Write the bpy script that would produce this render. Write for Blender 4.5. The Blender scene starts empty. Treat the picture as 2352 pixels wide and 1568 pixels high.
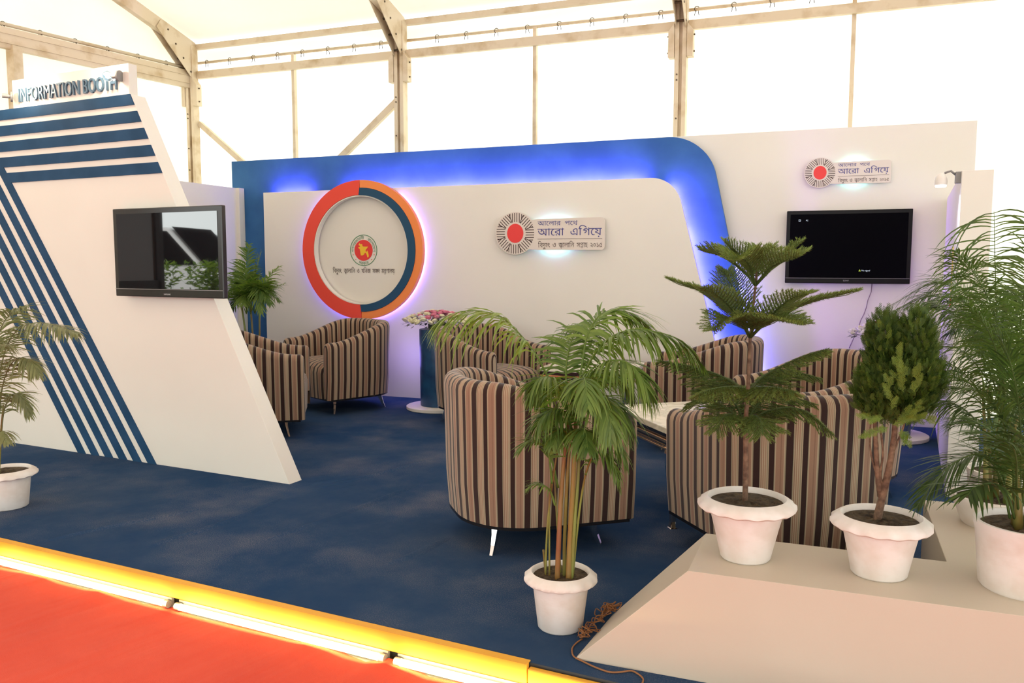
import bpy, bmesh, math, random
from mathutils import Vector, Matrix, Euler
from math import sin, cos, pi, radians, atan2, sqrt
sc = bpy.context.scene
COL = sc.collection

# ------------------------------------------------------------------ camera
CAMZ = 1.25
YAW, PITCH, ROLL, FPX = .372, .094, .0015, 1898.
_f = Vector((-sin(YAW)*cos(PITCH), cos(YAW)*cos(PITCH), -sin(PITCH)))
_r = Vector((cos(YAW), sin(YAW), 0)); _u = _r.cross(_f)
_R = _r*cos(ROLL)+_u*sin(ROLL); _U = -_r*sin(ROLL)+_u*cos(ROLL)
CAM = Vector((0, 0, CAMZ))
cd = bpy.data.cameras.new('camera'); cam = bpy.data.objects.new('camera', cd); COL.objects.link(cam)
cd.sensor_width = 36; cd.lens = FPX/2352*36; cd.clip_start = .05; cd.clip_end = 300
cam.matrix_world = Matrix.Translation(CAM) @ Matrix((_R, _U, -_f)).transposed().to_4x4()
sc.camera = cam

# ------------------------------------------------------------------ world, sun, exposure
sc.view_settings.view_transform = 'Standard'; sc.view_settings.look = 'None'
sc.view_settings.gamma = 1; sc.view_settings.use_curve_mapping = False
sc.view_settings.exposure = 0.2
W = bpy.data.worlds.new('sky'); sc.world = W; W.use_nodes = True
bg = W.node_tree.nodes['Background']
bg.inputs[0].default_value = (.94, 1.0, .98, 1); bg.inputs[1].default_value = 2.6
sun = bpy.data.lights.new('sun', 'SUN'); sun.energy = 3.0; sun.angle = radians(4); sun.color = (1, .96, .88)
so = bpy.data.objects.new('sun', sun); COL.objects.link(so)
so.rotation_euler = Vector((.35, -.75, -.95)).to_track_quat('-Z', 'Y').to_euler()

# ------------------------------------------------------------------ helpers
def at(x, y, Y):
    """the point that lies at depth Y behind a picture position (measured from the photograph)"""
    d = _f + _R*((x-1176)/FPX) + _U*(-(y-784)/FPX)
    return CAM + d*(Y/d.y)
def atz(x, y, z):
    d = _f + _R*((x-1176)/FPX) + _U*(-(y-784)/FPX)
    return CAM + d*((z-CAMZ)/d.z)

def mat(name, col=(.8, .8, .8), rough=.6, metal=0., spec=.5, build=None, **kw):
    m = bpy.data.materials.new(name); m.use_nodes = True
    nt = m.node_tree; b = nt.nodes['Principled BSDF']
    b.inputs['Base Color'].default_value = (*col, 1); b.inputs['Roughness'].default_value = rough
    b.inputs['Metallic'].default_value = metal; b.inputs['Specular IOR Level'].default_value = spec
    for k, v in kw.items(): b.inputs[k.replace('_', ' ')].default_value = v
    if build: build(nt, b)
    return m
def N(nt, t, **kw):
    n = nt.nodes.new(t)
    for k, v in kw.items():
        if k.startswith('i_'):
            kk = k[2:]
            n.inputs[int(kk) if kk.isdigit() else kk.replace('_', ' ')].default_value = v
        else: setattr(n, k, v)
    return n
def L(nt, a, b): nt.links.new(a, b)
def coords(nt, kind='Object', scale=(1, 1, 1), rot=(0, 0, 0)):
    tc = N(nt, 'ShaderNodeTexCoord'); mp = N(nt, 'ShaderNodeMapping')
    mp.inputs['Scale'].default_value = scale; mp.inputs['Rotation'].default_value = rot
    L(nt, tc.outputs[kind], mp.inputs[0]); return mp.outputs[0]
def noise_bump(nt, b, scale=30, strength=.1, dist=.01, vec=None, detail=4, stretch=(1, 1, 1), rot=(0, 0, 0)):
    v = vec or coords(nt, 'Object', stretch, rot)
    n = N(nt, 'ShaderNodeTexNoise', i_Scale=scale, i_Detail=detail); L(nt, v, n.inputs['Vector'])
    bu = N(nt, 'ShaderNodeBump', i_Strength=strength, i_Distance=dist); L(nt, n.outputs[0], bu.inputs['Height'])
    L(nt, bu.outputs[0], b.inputs['Normal']); return n, bu
def noise_color(nt, b, c1, c2, scale=3, detail=6, lo=.35, hi=.65, stretch=(1, 1, 1), rot=(0, 0, 0)):
    v = coords(nt, 'Object', stretch, rot)
    n = N(nt, 'ShaderNodeTexNoise', i_Scale=scale, i_Detail=detail); L(nt, v, n.inputs['Vector'])
    r = N(nt, 'ShaderNodeValToRGB'); r.color_ramp.elements[0].position = lo; r.color_ramp.elements[1].position = hi
    r.color_ramp.elements[0].color = (*c1, 1); r.color_ramp.elements[1].color = (*c2, 1)
    L(nt, n.outputs[0], r.inputs[0]); L(nt, r.outputs[0], b.inputs['Base Color']); return r

class G:
    """collects geometry; obj() links it as one mesh"""
    def __init__(s): s.v = []; s.f = []; s.uv = []; s.t = []; s.tint = .5; s.mi = []; s.m = 0
    def vert(s, p): s.v.append(tuple(p)); s.t.append(s.tint); return len(s.v)-1
    def face(s, idx, uv=None): s.f.append(tuple(idx)); s.uv.append(uv); s.mi.append(s.m)
    def box(s, a, b):
        x0, y0, z0 = a; x1, y1, z1 = b
        i = [s.vert(p) for p in ((x0, y0, z0), (x1, y0, z0), (x1, y1, z0), (x0, y1, z0), (x0, y0, z1), (x1, y0, z1), (x1, y1, z1), (x0, y1, z1))]
        for q in ((0, 3, 2, 1), (4, 5, 6, 7), (0, 1, 5, 4), (1, 2, 6, 5), (2, 3, 7, 6), (3, 0, 4, 7)): s.face([i[k] for k in q])
        return s
    def beam(s, p, q, w, h, up=(0, 0, 1)):
        p = Vector(p); q = Vector(q); d = (q-p).normalized(); up = Vector(up)
        a = d.cross(up).normalized(); c = a.cross(d).normalized()
        i = [s.vert(o + a*(sx*w/2) + c*(sy*h/2)) for o in (p, q) for sx, sy in ((-1, -1), (1, -1), (1, 1), (-1, 1))]
        for k in ((0, 3, 2, 1), (4, 5, 6, 7), (0, 1, 5, 4), (1, 2, 6, 5), (2, 3, 7, 6), (3, 0, 4, 7)): s.face([i[j] for j in k])
        return s
    def prism(s, pts, y0, y1, plane='xz'):
        """outline pts in a plane, thick between y0 and y1"""
        n = len(pts)
        mk = (lambda p, y: (p[0], y, p[1])) if plane == 'xz' else (lambda p, y: (p[0], p[1], y))
        a = [s.vert(mk(p, y0)) for p in pts]; b = [s.vert(mk(p, y1)) for p in pts]
        s.face(a); s.face(b[::-1])
        for k in range(n): s.face((a[k], b[k], b[(k+1) % n], a[(k+1) % n]))
        return s
    def tube(s, pts, r, seg=8, cap=True):
        pts = [Vector(p) for p in pts]; n = len(pts)
        rr = r if isinstance(r, (list, tuple)) else [r]*n
        rings = []; prev = None
        for k, p in enumerate(pts):
            d = (pts[min(k+1, n-1)]-pts[max(k-1, 0)])
            d = d.normalized() if d.length > 1e-9 else Vector((0, 0, 1))
            if prev is None: a = d.orthogonal().normalized()
            else:
                a = prev-d*prev.dot(d); a = a.normalized() if a.length > 1e-6 else d.orthogonal().normalized()
            prev = a; c = d.cross(a)
            rings.append([s.vert(p + (a*cos(2*pi*j/seg)+c*sin(2*pi*j/seg))*rr[k]) for j in range(seg)])
        for k in range(n-1):
            for j in range(seg): s.face((rings[k][j], rings[k][(j+1) % seg], rings[k+1][(j+1) % seg], rings[k+1][j]))
        if cap: s.face(rings[0][::-1]); s.face(rings[-1])
        return s
    def lathe(s, prof, seg=32, c=(0, 0, 0), wave=None):
        rings = []
        for k, (r, z) in enumerate(prof):
            ring = []
            for j in range(seg):
                a = 2*pi*j/seg; rz, rr = z, r
                if wave and wave[0] <= k <= wave[1]: rz = z+wave[2]*sin(a*wave[3]); rr = r+wave[2]*.8*sin(a*wave[3])
                ring.append(s.vert((c[0]+rr*cos(a), c[1]+rr*sin(a), c[2]+rz)))
            rings.append(ring)
        for k in range(len(prof)-1):
            for j in range(seg): s.face((rings[k][j], rings[k][(j+1) % seg], rings[k+1][(j+1) % seg], rings[k+1][j]))
        s.face(rings[0][::-1]); s.face(rings[-1]); return s
    def disc(s, c, r, n, seg=24):
        n = Vector(n).normalized(); a = n.orthogonal().normalized(); b = n.cross(a)
        s.face([s.vert(Vector(c)+(a*cos(2*pi*j/seg)+b*sin(2*pi*j/seg))*r) for j in range(seg)]); return s

def mesh(name, g, m, smooth=False):
    me = bpy.data.meshes.new(name); me.from_pydata(g.v, [], g.f)
    for mm in (m if isinstance(m, (list, tuple)) else [m]): me.materials.append(mm)
    if isinstance(m, (list, tuple)): me.polygons.foreach_set('material_index', g.mi)
    if any(u is not None for u in g.uv):
        uvl = me.uv_layers.new(name='UVMap'); k = 0
        for f, u in zip(g.f, g.uv):
            for j in range(len(f)):
                uvl.data[k].uv = u[j] if u else (0, 0); k += 1
    at_ = me.attributes.new('tint', 'FLOAT', 'POINT'); at_.data.foreach_set('value', g.t)
    if smooth:
        me.polygons.foreach_set('use_smooth', [True]*len(me.polygons))
        if smooth is not True: me.set_sharp_from_angle(angle=radians(smooth))
    me.update(); return me
def tag(o, label=None, cat=None, group=None, kind=None):
    if label: o['label'] = label
    if cat: o['category'] = cat
    if group: o['group'] = group
    if kind: o['kind'] = kind
    return o
def obj(name, g, m, parent=None, smooth=False, bevel=0, loc=None, **t):
    me = g if isinstance(g, bpy.types.Mesh) else mesh(name, g, m, smooth)
    o = bpy.data.objects.new(name, me); COL.objects.link(o)
    if parent: o.parent = parent
    if loc: o.location = loc
    if bevel:
        md = o.modifiers.new('bevel', 'BEVEL'); md.width = bevel; md.segments = 2; md.limit_method = 'ANGLE'; md.angle_limit = radians(40)
    return tag(o, **t)
def empty(name, loc=(0, 0, 0), rz=0, **t):
    o = bpy.data.objects.new(name, None); COL.objects.link(o); o.empty_display_size = .1
    o.location = loc; o.rotation_euler = (0, 0, rz); return tag(o, **t)
def copy_tree(o, parent=None):
    c = o.copy(); COL.objects.link(c); c.parent = parent
    for ch in list(o.children): copy_tree(ch, c)
    return c
def light(name, kind, loc, energy, col, size=.1, size_y=None, aim=None, parent=None, **kw):
    l = bpy.data.lights.new(name, kind); l.energy = energy; l.color = col
    if kind == 'AREA':
        l.size = size
        if size_y: l.shape = 'RECTANGLE'; l.size_y = size_y
    elif kind in ('POINT', 'SPOT'): l.shadow_soft_size = size
    for k, v in kw.items(): setattr(l, k, v)
    o = bpy.data.objects.new(name, l); COL.objects.link(o); o.location = loc
    if aim is not None: o.rotation_euler = Vector(aim).to_track_quat('-Z', 'Y').to_euler()
    if parent: o.parent = parent
    return o

# ------------------------------------------------------------------ materials
def cloth_fabric(name, col, tr, mixf=.5, sstr=.25):
    m = bpy.data.materials.new(name); m.use_nodes = True; nt = m.node_tree; nt.nodes.clear()
    out = N(nt, 'ShaderNodeOutputMaterial'); d = N(nt, 'ShaderNodeBsdfDiffuse'); t = N(nt, 'ShaderNodeBsdfTranslucent'); mx = N(nt, 'ShaderNodeMixShader')
    d.inputs[0].default_value = (*col, 1)
    v = coords(nt, 'Object', (.6, .6, 1.6)); n = N(nt, 'ShaderNodeTexNoise', i_Scale=1.6, i_Detail=5); L(nt, v, n.inputs['Vector'])
    r = N(nt, 'ShaderNodeValToRGB'); r.color_ramp.elements[0].position = .3; r.color_ramp.elements[1].position = .7
    r.color_ramp.elements[0].color = (*[c*(1-sstr*.5) for c in tr], 1); r.color_ramp.elements[1].color = (*tr, 1)
    L(nt, n.outputs[0], r.inputs[0]); L(nt, r.outputs[0], t.inputs[0])
    mx.inputs[0].default_value = mixf
    L(nt, d.outputs[0], mx.inputs[1]); L(nt, t.outputs[0], mx.inputs[2]); L(nt, mx.outputs[0], out.inputs[0])
    v2 = coords(nt, 'Object', (1, 1, .15)); n2 = N(nt, 'ShaderNodeTexNoise', i_Scale=2.5, i_Detail=3); L(nt, v2, n2.inputs['Vector'])
    bu = N(nt, 'ShaderNodeBump', i_Strength=.5, i_Distance=.06); L(nt, n2.outputs[0], bu.inputs['Height'])
    L(nt, bu.outputs[0], d.inputs['Normal']); L(nt, bu.outputs[0], t.inputs['Normal'])
    return m
M_fab = cloth_fabric('tent_side_fabric', (.8, .78, .7), (1, .95, .78))
M_roof = cloth_fabric('tent_roof_fabric', (.85, .83, .8), (.62, .56, .46), .28)
M_valance = cloth_fabric('valance_fabric', (.8, .78, .74), (.75, .7, .58), .35)
M_frame = mat('cream_painted_steel', (.62, .5, .34), .45, build=lambda nt, b: noise_color(nt, b, (.5, .36, .2), (.68, .56, .4), 5, 8, .3, .5))
M_bolt = mat('dark_bolt_steel', (.12, .09, .06), .4, .8)
def white_paint(nt, b):
    noise_color(nt, b, (.78, .74, .65), (.82, .78, .69), 1.3, 6, .3, .7); noise_bump(nt, b, 90, .06, .004)
M_white = mat('white_panel_paint', (.8, .76, .68), .55, build=white_paint)
def pink_white(nt, b):
    noise_color(nt, b, (.57, .49, .38), (.62, .54, .43), 1.0, 6, .3, .7); noise_bump(nt, b, 60, .08, .004)
M_plinth = mat('plinth_white_paint', (.8, .72, .62), .5, build=pink_white)
M_blue = mat('blue_panel_paint', (.035, .13, .33), .6, spec=.2, build=lambda nt, b: noise_color(nt, b, (.03, .12, .30), (.045, .16, .37), 3, 6))
M_bluestripe = mat('blue_stripe_paint', (.03, .10, .20), .6, spec=.15, build=lambda nt, b: noise_color(nt, b, (.012, .052, .115), (.02, .07, .15), 6, 6))
M_red = mat('red_ring_paint', (.85, .085, .055), .6, spec=.2)
M_orange = mat('orange_ring_paint', (.9, .26, .06), .5)
M_navy = mat('navy_ring_paint', (.022, .075, .14), .6, spec=.2)
M_ped = mat('pedestal_blue_paint', (.012, .06, .16), .4, build=lambda nt, b: noise_color(nt, b, (.008, .04, .12), (.02, .09, .2), 9, 8))
M_letterblue = mat('deep_blue_print', (.04, .04, .22), .5)
M_letterdark = mat('dark_brown_print', (.05, .02, .015), .5)
M_green = mat('green_print', (.03, .2, .07), .5)
M_yellowprint = mat('yellow_print', (.9, .55, .03), .5)
M_redprint = mat('red_print', (.78, .04, .035), .5)
M_plate = mat('logo_plate_white', (.72, .64, .56), .5)
M_signletter = mat('sign_letter_blue', (.08, .14, .2), .4)
M_black = mat('gloss_black_plastic', (.009, .008, .008), .3, spec=.12)
M_grey = mat('grey_plastic', (.25, .24, .23), .4)
M_screen_off = mat('dark_tv_glass', (.004, .004, .005), .3, spec=.0)
M_screen_mirror = mat('glossy_tv_glass', (.01, .01, .011), .03, spec=1.0, Coat_Weight=1.0, Coat_Roughness=.01, Coat_IOR=2.2)
M_bezel = mat('glossy_bezel', (.02, .015, .011), .2, spec=.5, Coat_Weight=.1, Coat_Roughness=.1)
M_chrome = mat('polished_chrome', (.8, .8, .8), .06, 1.)
M_steel = mat('polished_steel_leg', (.75, .68, .62), .07, 1.)
M_gold = mat('rose_gold_trim', (.95, .55, .28), .12, 1.)
M_blacklac = mat('black_lacquer', (.012, .010, .010), .12, spec=.6)
def marble(nt, b):
    v = coords(nt, 'Object', (1, 1, 1)); n = N(nt, 'ShaderNodeTexNoise', i_Scale=5, i_Detail=8, i_Distortion=1.4); L(nt, v, n.inputs['Vector'])
    r = N(nt, 'ShaderNodeValToRGB'); e = r.color_ramp.elements; e[0].position = .42; e[0].color = (.8, .76, .6, 1); e[1].position = .5; e[1].color = (.62, .6, .46, 1)
    e2 = e.new(.56); e2.color = (.8, .76, .6, 1); L(nt, n.outputs[0], r.inputs[0]); L(nt, r.outputs[0], b.inputs['Base Color'])
M_marble = mat('cream_marble', (.8, .76, .6), .15, build=marble)
M_pot = mat('white_painted_pot', (.8, .74, .68), .5, build=lambda nt, b: (noise_color(nt, b, (.74, .66, .58), (.82, .77, .71), 14, 7, .35, .6), noise_bump(nt, b, 40, .15, .004, stretch=(1, 1, 3))))
def soilb(nt, b):
    noise_color(nt, b, (.03, .018, .008), (.13, .09, .045), 45, 8, .3, .7); noise_bump(nt, b, 55, 1, .03)
M_soil = mat('damp_soil', (.08, .05, .03), .95, build=soilb)
M_fascia = mat('yellow_fascia_paint', (.92, .5, .05), .55, spec=.2, build=lambda nt, b: noise_color(nt, b, (.76, .36, .04), (.84, .43, .055), 3, 6))
M_wire = mat('grey_cable', (.25, .2, .18), .6)
M_twine = mat('brown_jute_twine', (.30, .13, .05), .9, build=lambda nt, b: noise_bump(nt, b, 300, .6, .003))
def emit(name, col, s):
    m = bpy.data.materials.new(name); m.use_nodes = True; nt = m.node_tree; nt.nodes.clear()
    o = N(nt, 'ShaderNodeOutputMaterial'); e = N(nt, 'ShaderNodeEmission'); e.inputs[0].default_value = (*col, 1); e.inputs[1].default_value = s; L(nt, e.outputs[0], o.inputs[0]); return m
M_tube = emit('lit_fluorescent_tube', (1, .86, .42), 3.6)
M_bulb = emit('lit_halogen_bulb', (1, .92, .75), 25)
M_ledw = emit('lit_lamp_disc', (.95, .95, 1), 8)
M_scrtext = emit('lit_screen_text', (.75, .85, 1), .9)
M_scryel = emit('lit_screen_sign', (.6, .75, .1), .7)
M_glass = mat('clear_lamp_glass', (1, 1, 1), .03, Transmission_Weight=1.0, IOR=1.25)

def carpet(c1, c2, dust, rot, wr, c3=None):
    def b_(nt, b):
        v = coords(nt, 'Object'); n1 = N(nt, 'ShaderNodeTexNoise', i_Scale=1.1, i_Detail=8, i_Roughness=.65); L(nt, v, n1.inputs['Vector'])
        r = N(nt, 'ShaderNodeValToRGB'); r.color_ramp.elements[0].position = .35; r.color_ramp.elements[1].position = .7
        r.color_ramp.elements[0].color = (*c1, 1); r.color_ramp.elements[1].color = (*c2, 1); L(nt, n1.outputs[0], r.inputs[0])
        # specks of lint and dust
        n2 = N(nt, 'ShaderNodeTexNoise', i_Scale=210, i_Detail=3); L(nt, v, n2.inputs['Vector'])
        n3 = N(nt, 'ShaderNodeTexNoise', i_Scale=2.2, i_Detail=5); L(nt, v, n3.inputs['Vector'])
        mu = N(nt, 'ShaderNodeMath', operation='MULTIPLY'); L(nt, n2.outputs[0], mu.inputs[0]); L(nt, n3.outputs[0], mu.inputs[1])
        r2 = N(nt, 'ShaderNodeValToRGB'); r2.color_ramp.elements[0].position = .27; r2.color_ramp.elements[1].position = .46; L(nt, mu.outputs[0], r2.inputs[0])
        m1 = N(nt, 'ShaderNodeMath', operation='MULTIPLY'); m1.inputs[1].default_value = dust; L(nt, r2.outputs[0], m1.inputs[0])
        mx = N(nt, 'ShaderNodeMixRGB'); mx.inputs[2].default_value = (.42, .35, .30, 1); L(nt, m1.outputs[0], mx.inputs[0]); L(nt, r.outputs[0], mx.inputs[1])
        L(nt, mx.outputs[0], b.inputs['Base Color'])
        # long soft wrinkles plus pile
        v0 = coords(nt, 'Object', (1, 1, 1), (0, 0, rot)); ms = N(nt, 'ShaderNodeMapping'); ms.inputs['Scale'].default_value = (.2, 1.7, 1); L(nt, v0, ms.inputs[0]); vs = ms.outputs[0]; nw = N(nt, 'ShaderNodeTexNoise', i_Scale=1.3, i_Detail=4, i_Roughness=.5, i_Distortion=.25); L(nt, vs, nw.inputs['Vector'])
        b1 = N(nt, 'ShaderNodeBump', i_Strength=wr, i_Distance=.10); L(nt, nw.outputs[0], b1.inputs['Height'])
        npi = N(nt, 'ShaderNodeTexNoise', i_Scale=420, i_Detail=2); L(nt, v, npi.inputs['Vector'])
        b2 = N(nt, 'ShaderNodeBump', i_Strength=.35, i_Distance=.004); L(nt, npi.outputs[0], b2.inputs['Height']); L(nt, b1.outputs[0], b2.inputs['Normal'])
        L(nt, b2.outputs[0], b.inputs['Normal'])
    return b_
M_bluecarpet = mat('blue_needle_carpet', (.02, .06, .17), 1., spec=.05, build=carpet((.016, .046, .112), (.045, .075, .130), .24, radians(-68), .3))
M_redcarpet = mat('red_needle_carpet', (.6, .06, .035), .95, spec=.15, build=carpet((.62, .065, .035), (.74, .095, .05), .03, radians(-72), .6), Sheen_Weight=.05)

def stripes(nt, b):
    uv = N(nt, 'ShaderNodeUVMap'); sp = N(nt, 'ShaderNodeSeparateXYZ'); L(nt, uv.outputs[0], sp.inputs[0])
    P = .118
    mo = N(nt, 'ShaderNodeMath', operation='PINGPONG')
    fr = N(nt, 'ShaderNodeMath', operation='MULTIPLY'); fr.inputs[1].default_value = 1/P; L(nt, sp.outputs[0], fr.inputs[0])
    f2 = N(nt, 'ShaderNodeMath', operation='FRACT'); ad = N(nt, 'ShaderNodeMath', operation='ADD'); ad.inputs[1].default_value = 50.; L(nt, fr.outputs[0], ad.inputs[0]); L(nt, ad.outputs[0], f2.inputs[0])
    r = N(nt, 'ShaderNodeValToRGB'); r.color_ramp.interpolation = 'CONSTANT'
    dk = (.028, .010, .007); lt = (.41, .31, .20); gr = (.25, .205, .13); pk = (.29, .165, .105); p2 = (.22, .12, .075)
    st = [(0, dk), (.175, gr), (.20, lt), (.215, p2), (.245, lt), (.275, pk), (.305, lt), (.34, pk), (.37, lt), (.40, gr), (.43, lt),
          (.46, dk), (.62, gr), (.64, lt), (.665, pk), (.80, p2), (.83, pk), (.90, lt), (.935, gr), (.965, dk)]
    e = r.color_ramp.elements; e[0].position = 0; e[0].color = (*st[0][1], 1); e[1].position = st[-1][0]; e[1].color = (*st[-1][1], 1)
    for p, c in st[1:-1]: q = e.new(p); q.color = (*c, 1)
    L(nt, f2.outputs[0], r.inputs[0]); L(nt, r.outputs[0], b.inputs['Base Color'])
    noise_bump(nt, b, 260, .15, .003)
M_stripe = mat('striped_chenille', (.4, .3, .2), .8, spec=.2, build=stripes, Sheen_Weight=.25)

def leafmat(name, dark, lightc, tr, rough=.45):
    m = bpy.data.materials.new(name); m.use_nodes = True; nt = m.node_tree; b = nt.nodes['Principled BSDF']; out = nt.nodes['Material Output']
    a = N(nt, 'ShaderNodeAttribute', attribute_name='tint'); r = N(nt, 'ShaderNodeValToRGB')
    r.color_ramp.elements[0].color = (*dark, 1); r.color_ramp.elements[1].color = (*lightc, 1); L(nt, a.outputs['Fac'], r.inputs[0])
    L(nt, r.outputs[0], b.inputs['Base Color']); b.inputs['Roughness'].default_value = rough; b.inputs['Specular IOR Level'].default_value = .4
    t = N(nt, 'ShaderNodeBsdfTranslucent'); mx = N(nt, 'ShaderNodeMixShader'); mx.inputs[0].default_value = tr
    hs = N(nt, 'ShaderNodeHueSaturation'); hs.inputs['Saturation'].default_value = 1.15; hs.inputs['Value'].default_value = 1.7; L(nt, r.outputs[0], hs.inputs['Color']); L(nt, hs.outputs[0], t.inputs[0])
    L(nt, b.outputs[0], mx.inputs[1]); L(nt, t.outputs[0], mx.inputs[2]); L(nt, mx.outputs[0], out.inputs[0]); return m
M_palm = leafmat('palm_leaf_green', (.05, .11, .018), (.24, .34, .07), .35)
M_palmdark = leafmat('dark_palm_leaf', (.03, .06, .012), (.12, .19, .045), .25)
M_palmgrey = leafmat('greyish_palm_leaf', (.11, .13, .055), (.28, .30, .13), .3)
M_pine = leafmat('araucaria_needles', (.03, .05, .010), (.20, .27, .055), .1, .6)
M_thuja = leafmat('thuja_scale_leaf', (.010, .038, .005), (.17, .25, .03), .18, .6)
M_stemg = mat('green_cane', (.28, .30, .06), .4, build=lambda nt, b: noise_color(nt, b, (.18, .10, .025), (.22, .27, .06), 9, 4, .4, .6, (1, 1, .3)))
M_stemr = mat('reddish_cane', (.42, .17, .07), .4, build=lambda nt, b: noise_color(nt, b, (.24, .085, .03), (.27, .22, .05), 7, 4, .4, .6, (1, 1, .3)))
M_bark = mat('brown_bark', (.14, .07, .04), .8, build=lambda nt, b: (noise_color(nt, b, (.08, .04, .022), (.22, .13, .075), 50, 6), noise_bump(nt, b, 90, .6, .004)))
M_rachis = mat('green_rachis', (.2, .26, .06), .5)
M_petal_c = mat('cream_petal', (.88, .82, .60), .6); M_petal_p = mat('pink_petal', (.80, .30, .40), .6); M_petal_w = mat('white_petal', (.85, .8, .74), .6); M_petal_r = mat('red_petal', (.7, .08, .05), .6)
M_fleaf = mat('dark_floral_leaf', (.03, .05, .025), .5)

# ================================================================== SETTING
TENTY = 8.0
red = G(); rn = 60
# red carpet at ground level, softly rippled where it meets the lit step
cA, cB = Vector((-3.494, 2.558, 0)), Vector((-.851, 2.347, 0))
cdir = (cB-cA).normalized()                                       # direction of the step edge
def edge_at(x): return cA + cdir*((x-cA.x)/cdir.x)
random.seed(3)
g = G(); g.box((-14, -9, -.16), (9, TENTY+2, -.105))
obj('floor', g, mat('ground_slab', (.25, .22, .2), .9), kind='structure', label='ground slab under the tent')
nx, ny = 150, 26
xs = [-7.4+12.4*i/nx for i in range(nx+1)]
rp = {}
for i, x in enumerate(xs):
    e = edge_at(x).y - .035
    for j in range(ny+1):
        t = (j/ny)**1.8
        y = e - t*9.5
        amp = math.exp(-t*60)
        z = -.1 + amp*(.012*max(0, sin(x*9+sin(x*4.3)*2))+.008*sin(x*23+1.3)*max(0, sin(x*3.1)))
        y += amp*.018*sin(x*13+sin(x*5)*2)
        rp[i, j] = red.vert((x, y, z))
for i in range(nx):
    for j in range(ny): red.face((rp[i, j], rp[i, j+1], rp[i+1, j+1], rp[i+1, j]))
obj('red_carpet', red, M_redcarpet, smooth=True, label='red carpet of the walkway in front of the yellow edged step', cat='carpet')
# booth floor: blue carpet over a low stage
bl = G()
P = [(-7, edge_at(-7).y), (3.2, edge_at(3.2).y), (3.2, 7.6), (-7, 7.6)]
fine = G(); nX, nY = 110, 60
ids = {}
for i in range(nX+1):
    x = -7.0+10.2*i/nX
    for j in range(nY+1):
        y0 = edge_at(x).y; y = y0+(7.6-y0)*j/nY
        ids[i, j] = fine.vert((x, y, 0))
for i in range(nX):
    for j in range(nY): fine.face((ids[i, j], ids[i+1, j], ids[i+1, j+1], ids[i, j+1]))
def ridge(g, a, b, h=.006, w=.03, seg=14, wob=.01, seed=0):
    """a fold of the carpet pulled up between two floor points"""
    random.seed(seed); a = Vector((*a, 0)); b = Vector((*b, 0)); d = (b-a); n = Vector((-d.y, d.x, 0)).normalized(); rows = []
    ph = random.random()*6
    for k in range(seg+1):
        t = k/seg; c = a+d*t+n*(wob*sin(t*7+ph)); s = sin(pi*t)**.7
        rows.append([g.vert(c+n*(w*q*(.5+.5*s))+Vector((0, 0, -.001+(h*s if q == 0 else h*s*.55 if abs(q) == .45 else 0)))) for q in (-1, -.45, 0, .45, 1)])
    for k in range(seg):
        for q in range(4): g.face((rows[k][q], rows[k][q+1], rows[k+1][q+1], rows[k+1][q]))
for k, (a, b) in enumerate([((60, 1250), (470, 1165)), ((400, 1245), (660, 1140)), ((330, 1260), (520, 1195)), ((700, 1130), (1010, 1050)), ((560, 1260), (1000, 1100)), ((0, 1130), (180, 1090)), ((1640, 1120), (1900, 1100)), ((880, 1300), (1040, 1235))]):
    pa, pb = atz(*a, 0), atz(*b, 0); ridge(fine, pa.xy, pb.xy, .011, .035, seed=k)
blue = obj('blue_carpet', fine, M_bluecarpet, smooth=True, label='blue carpet covering the low raised stage of the booth', cat='carpet')
st = G(); st.prism([(P[0][0], P[0][1]+.012), (P[1][0], P[1][1]+.012), P[2], P[3]], -.104, -.002, 'xy')
obj('floor.001', st, mat('stage_board', (.1, .09, .08), .8), kind='structure', label='low stage under the blue carpet')

# yellow fascia along the step: boards with joints, and fluorescent tubes below it
def u_on_edge(u): return cA+cdir*u
cn = Vector((cdir.y, -cdir.x, 0))      # towards the camera
fas = empty('step_fascia', (0, 0, 0), label='glossy yellow fascia board running along the edge of the blue carpeted stage', cat='step edge')
L_e = (cB-cA).length
for a, b, dz in ((-4.6, -1.2, 0), (-1.19, L_e-.004, .002), (L_e, L_e+2.4, -.012), (L_e+2.41, L_e+4.2, 0)):
    g = G(); p, q = u_on_edge(a)+cn*.012, u_on_edge(b)+cn*.012
    g.beam(p+Vector((0, 0, -.032+dz)), q+Vector((0, 0, -.032+dz)), .022, .066)
    obj('fascia_board', g, M_fascia, fas, bevel=.003)
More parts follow.
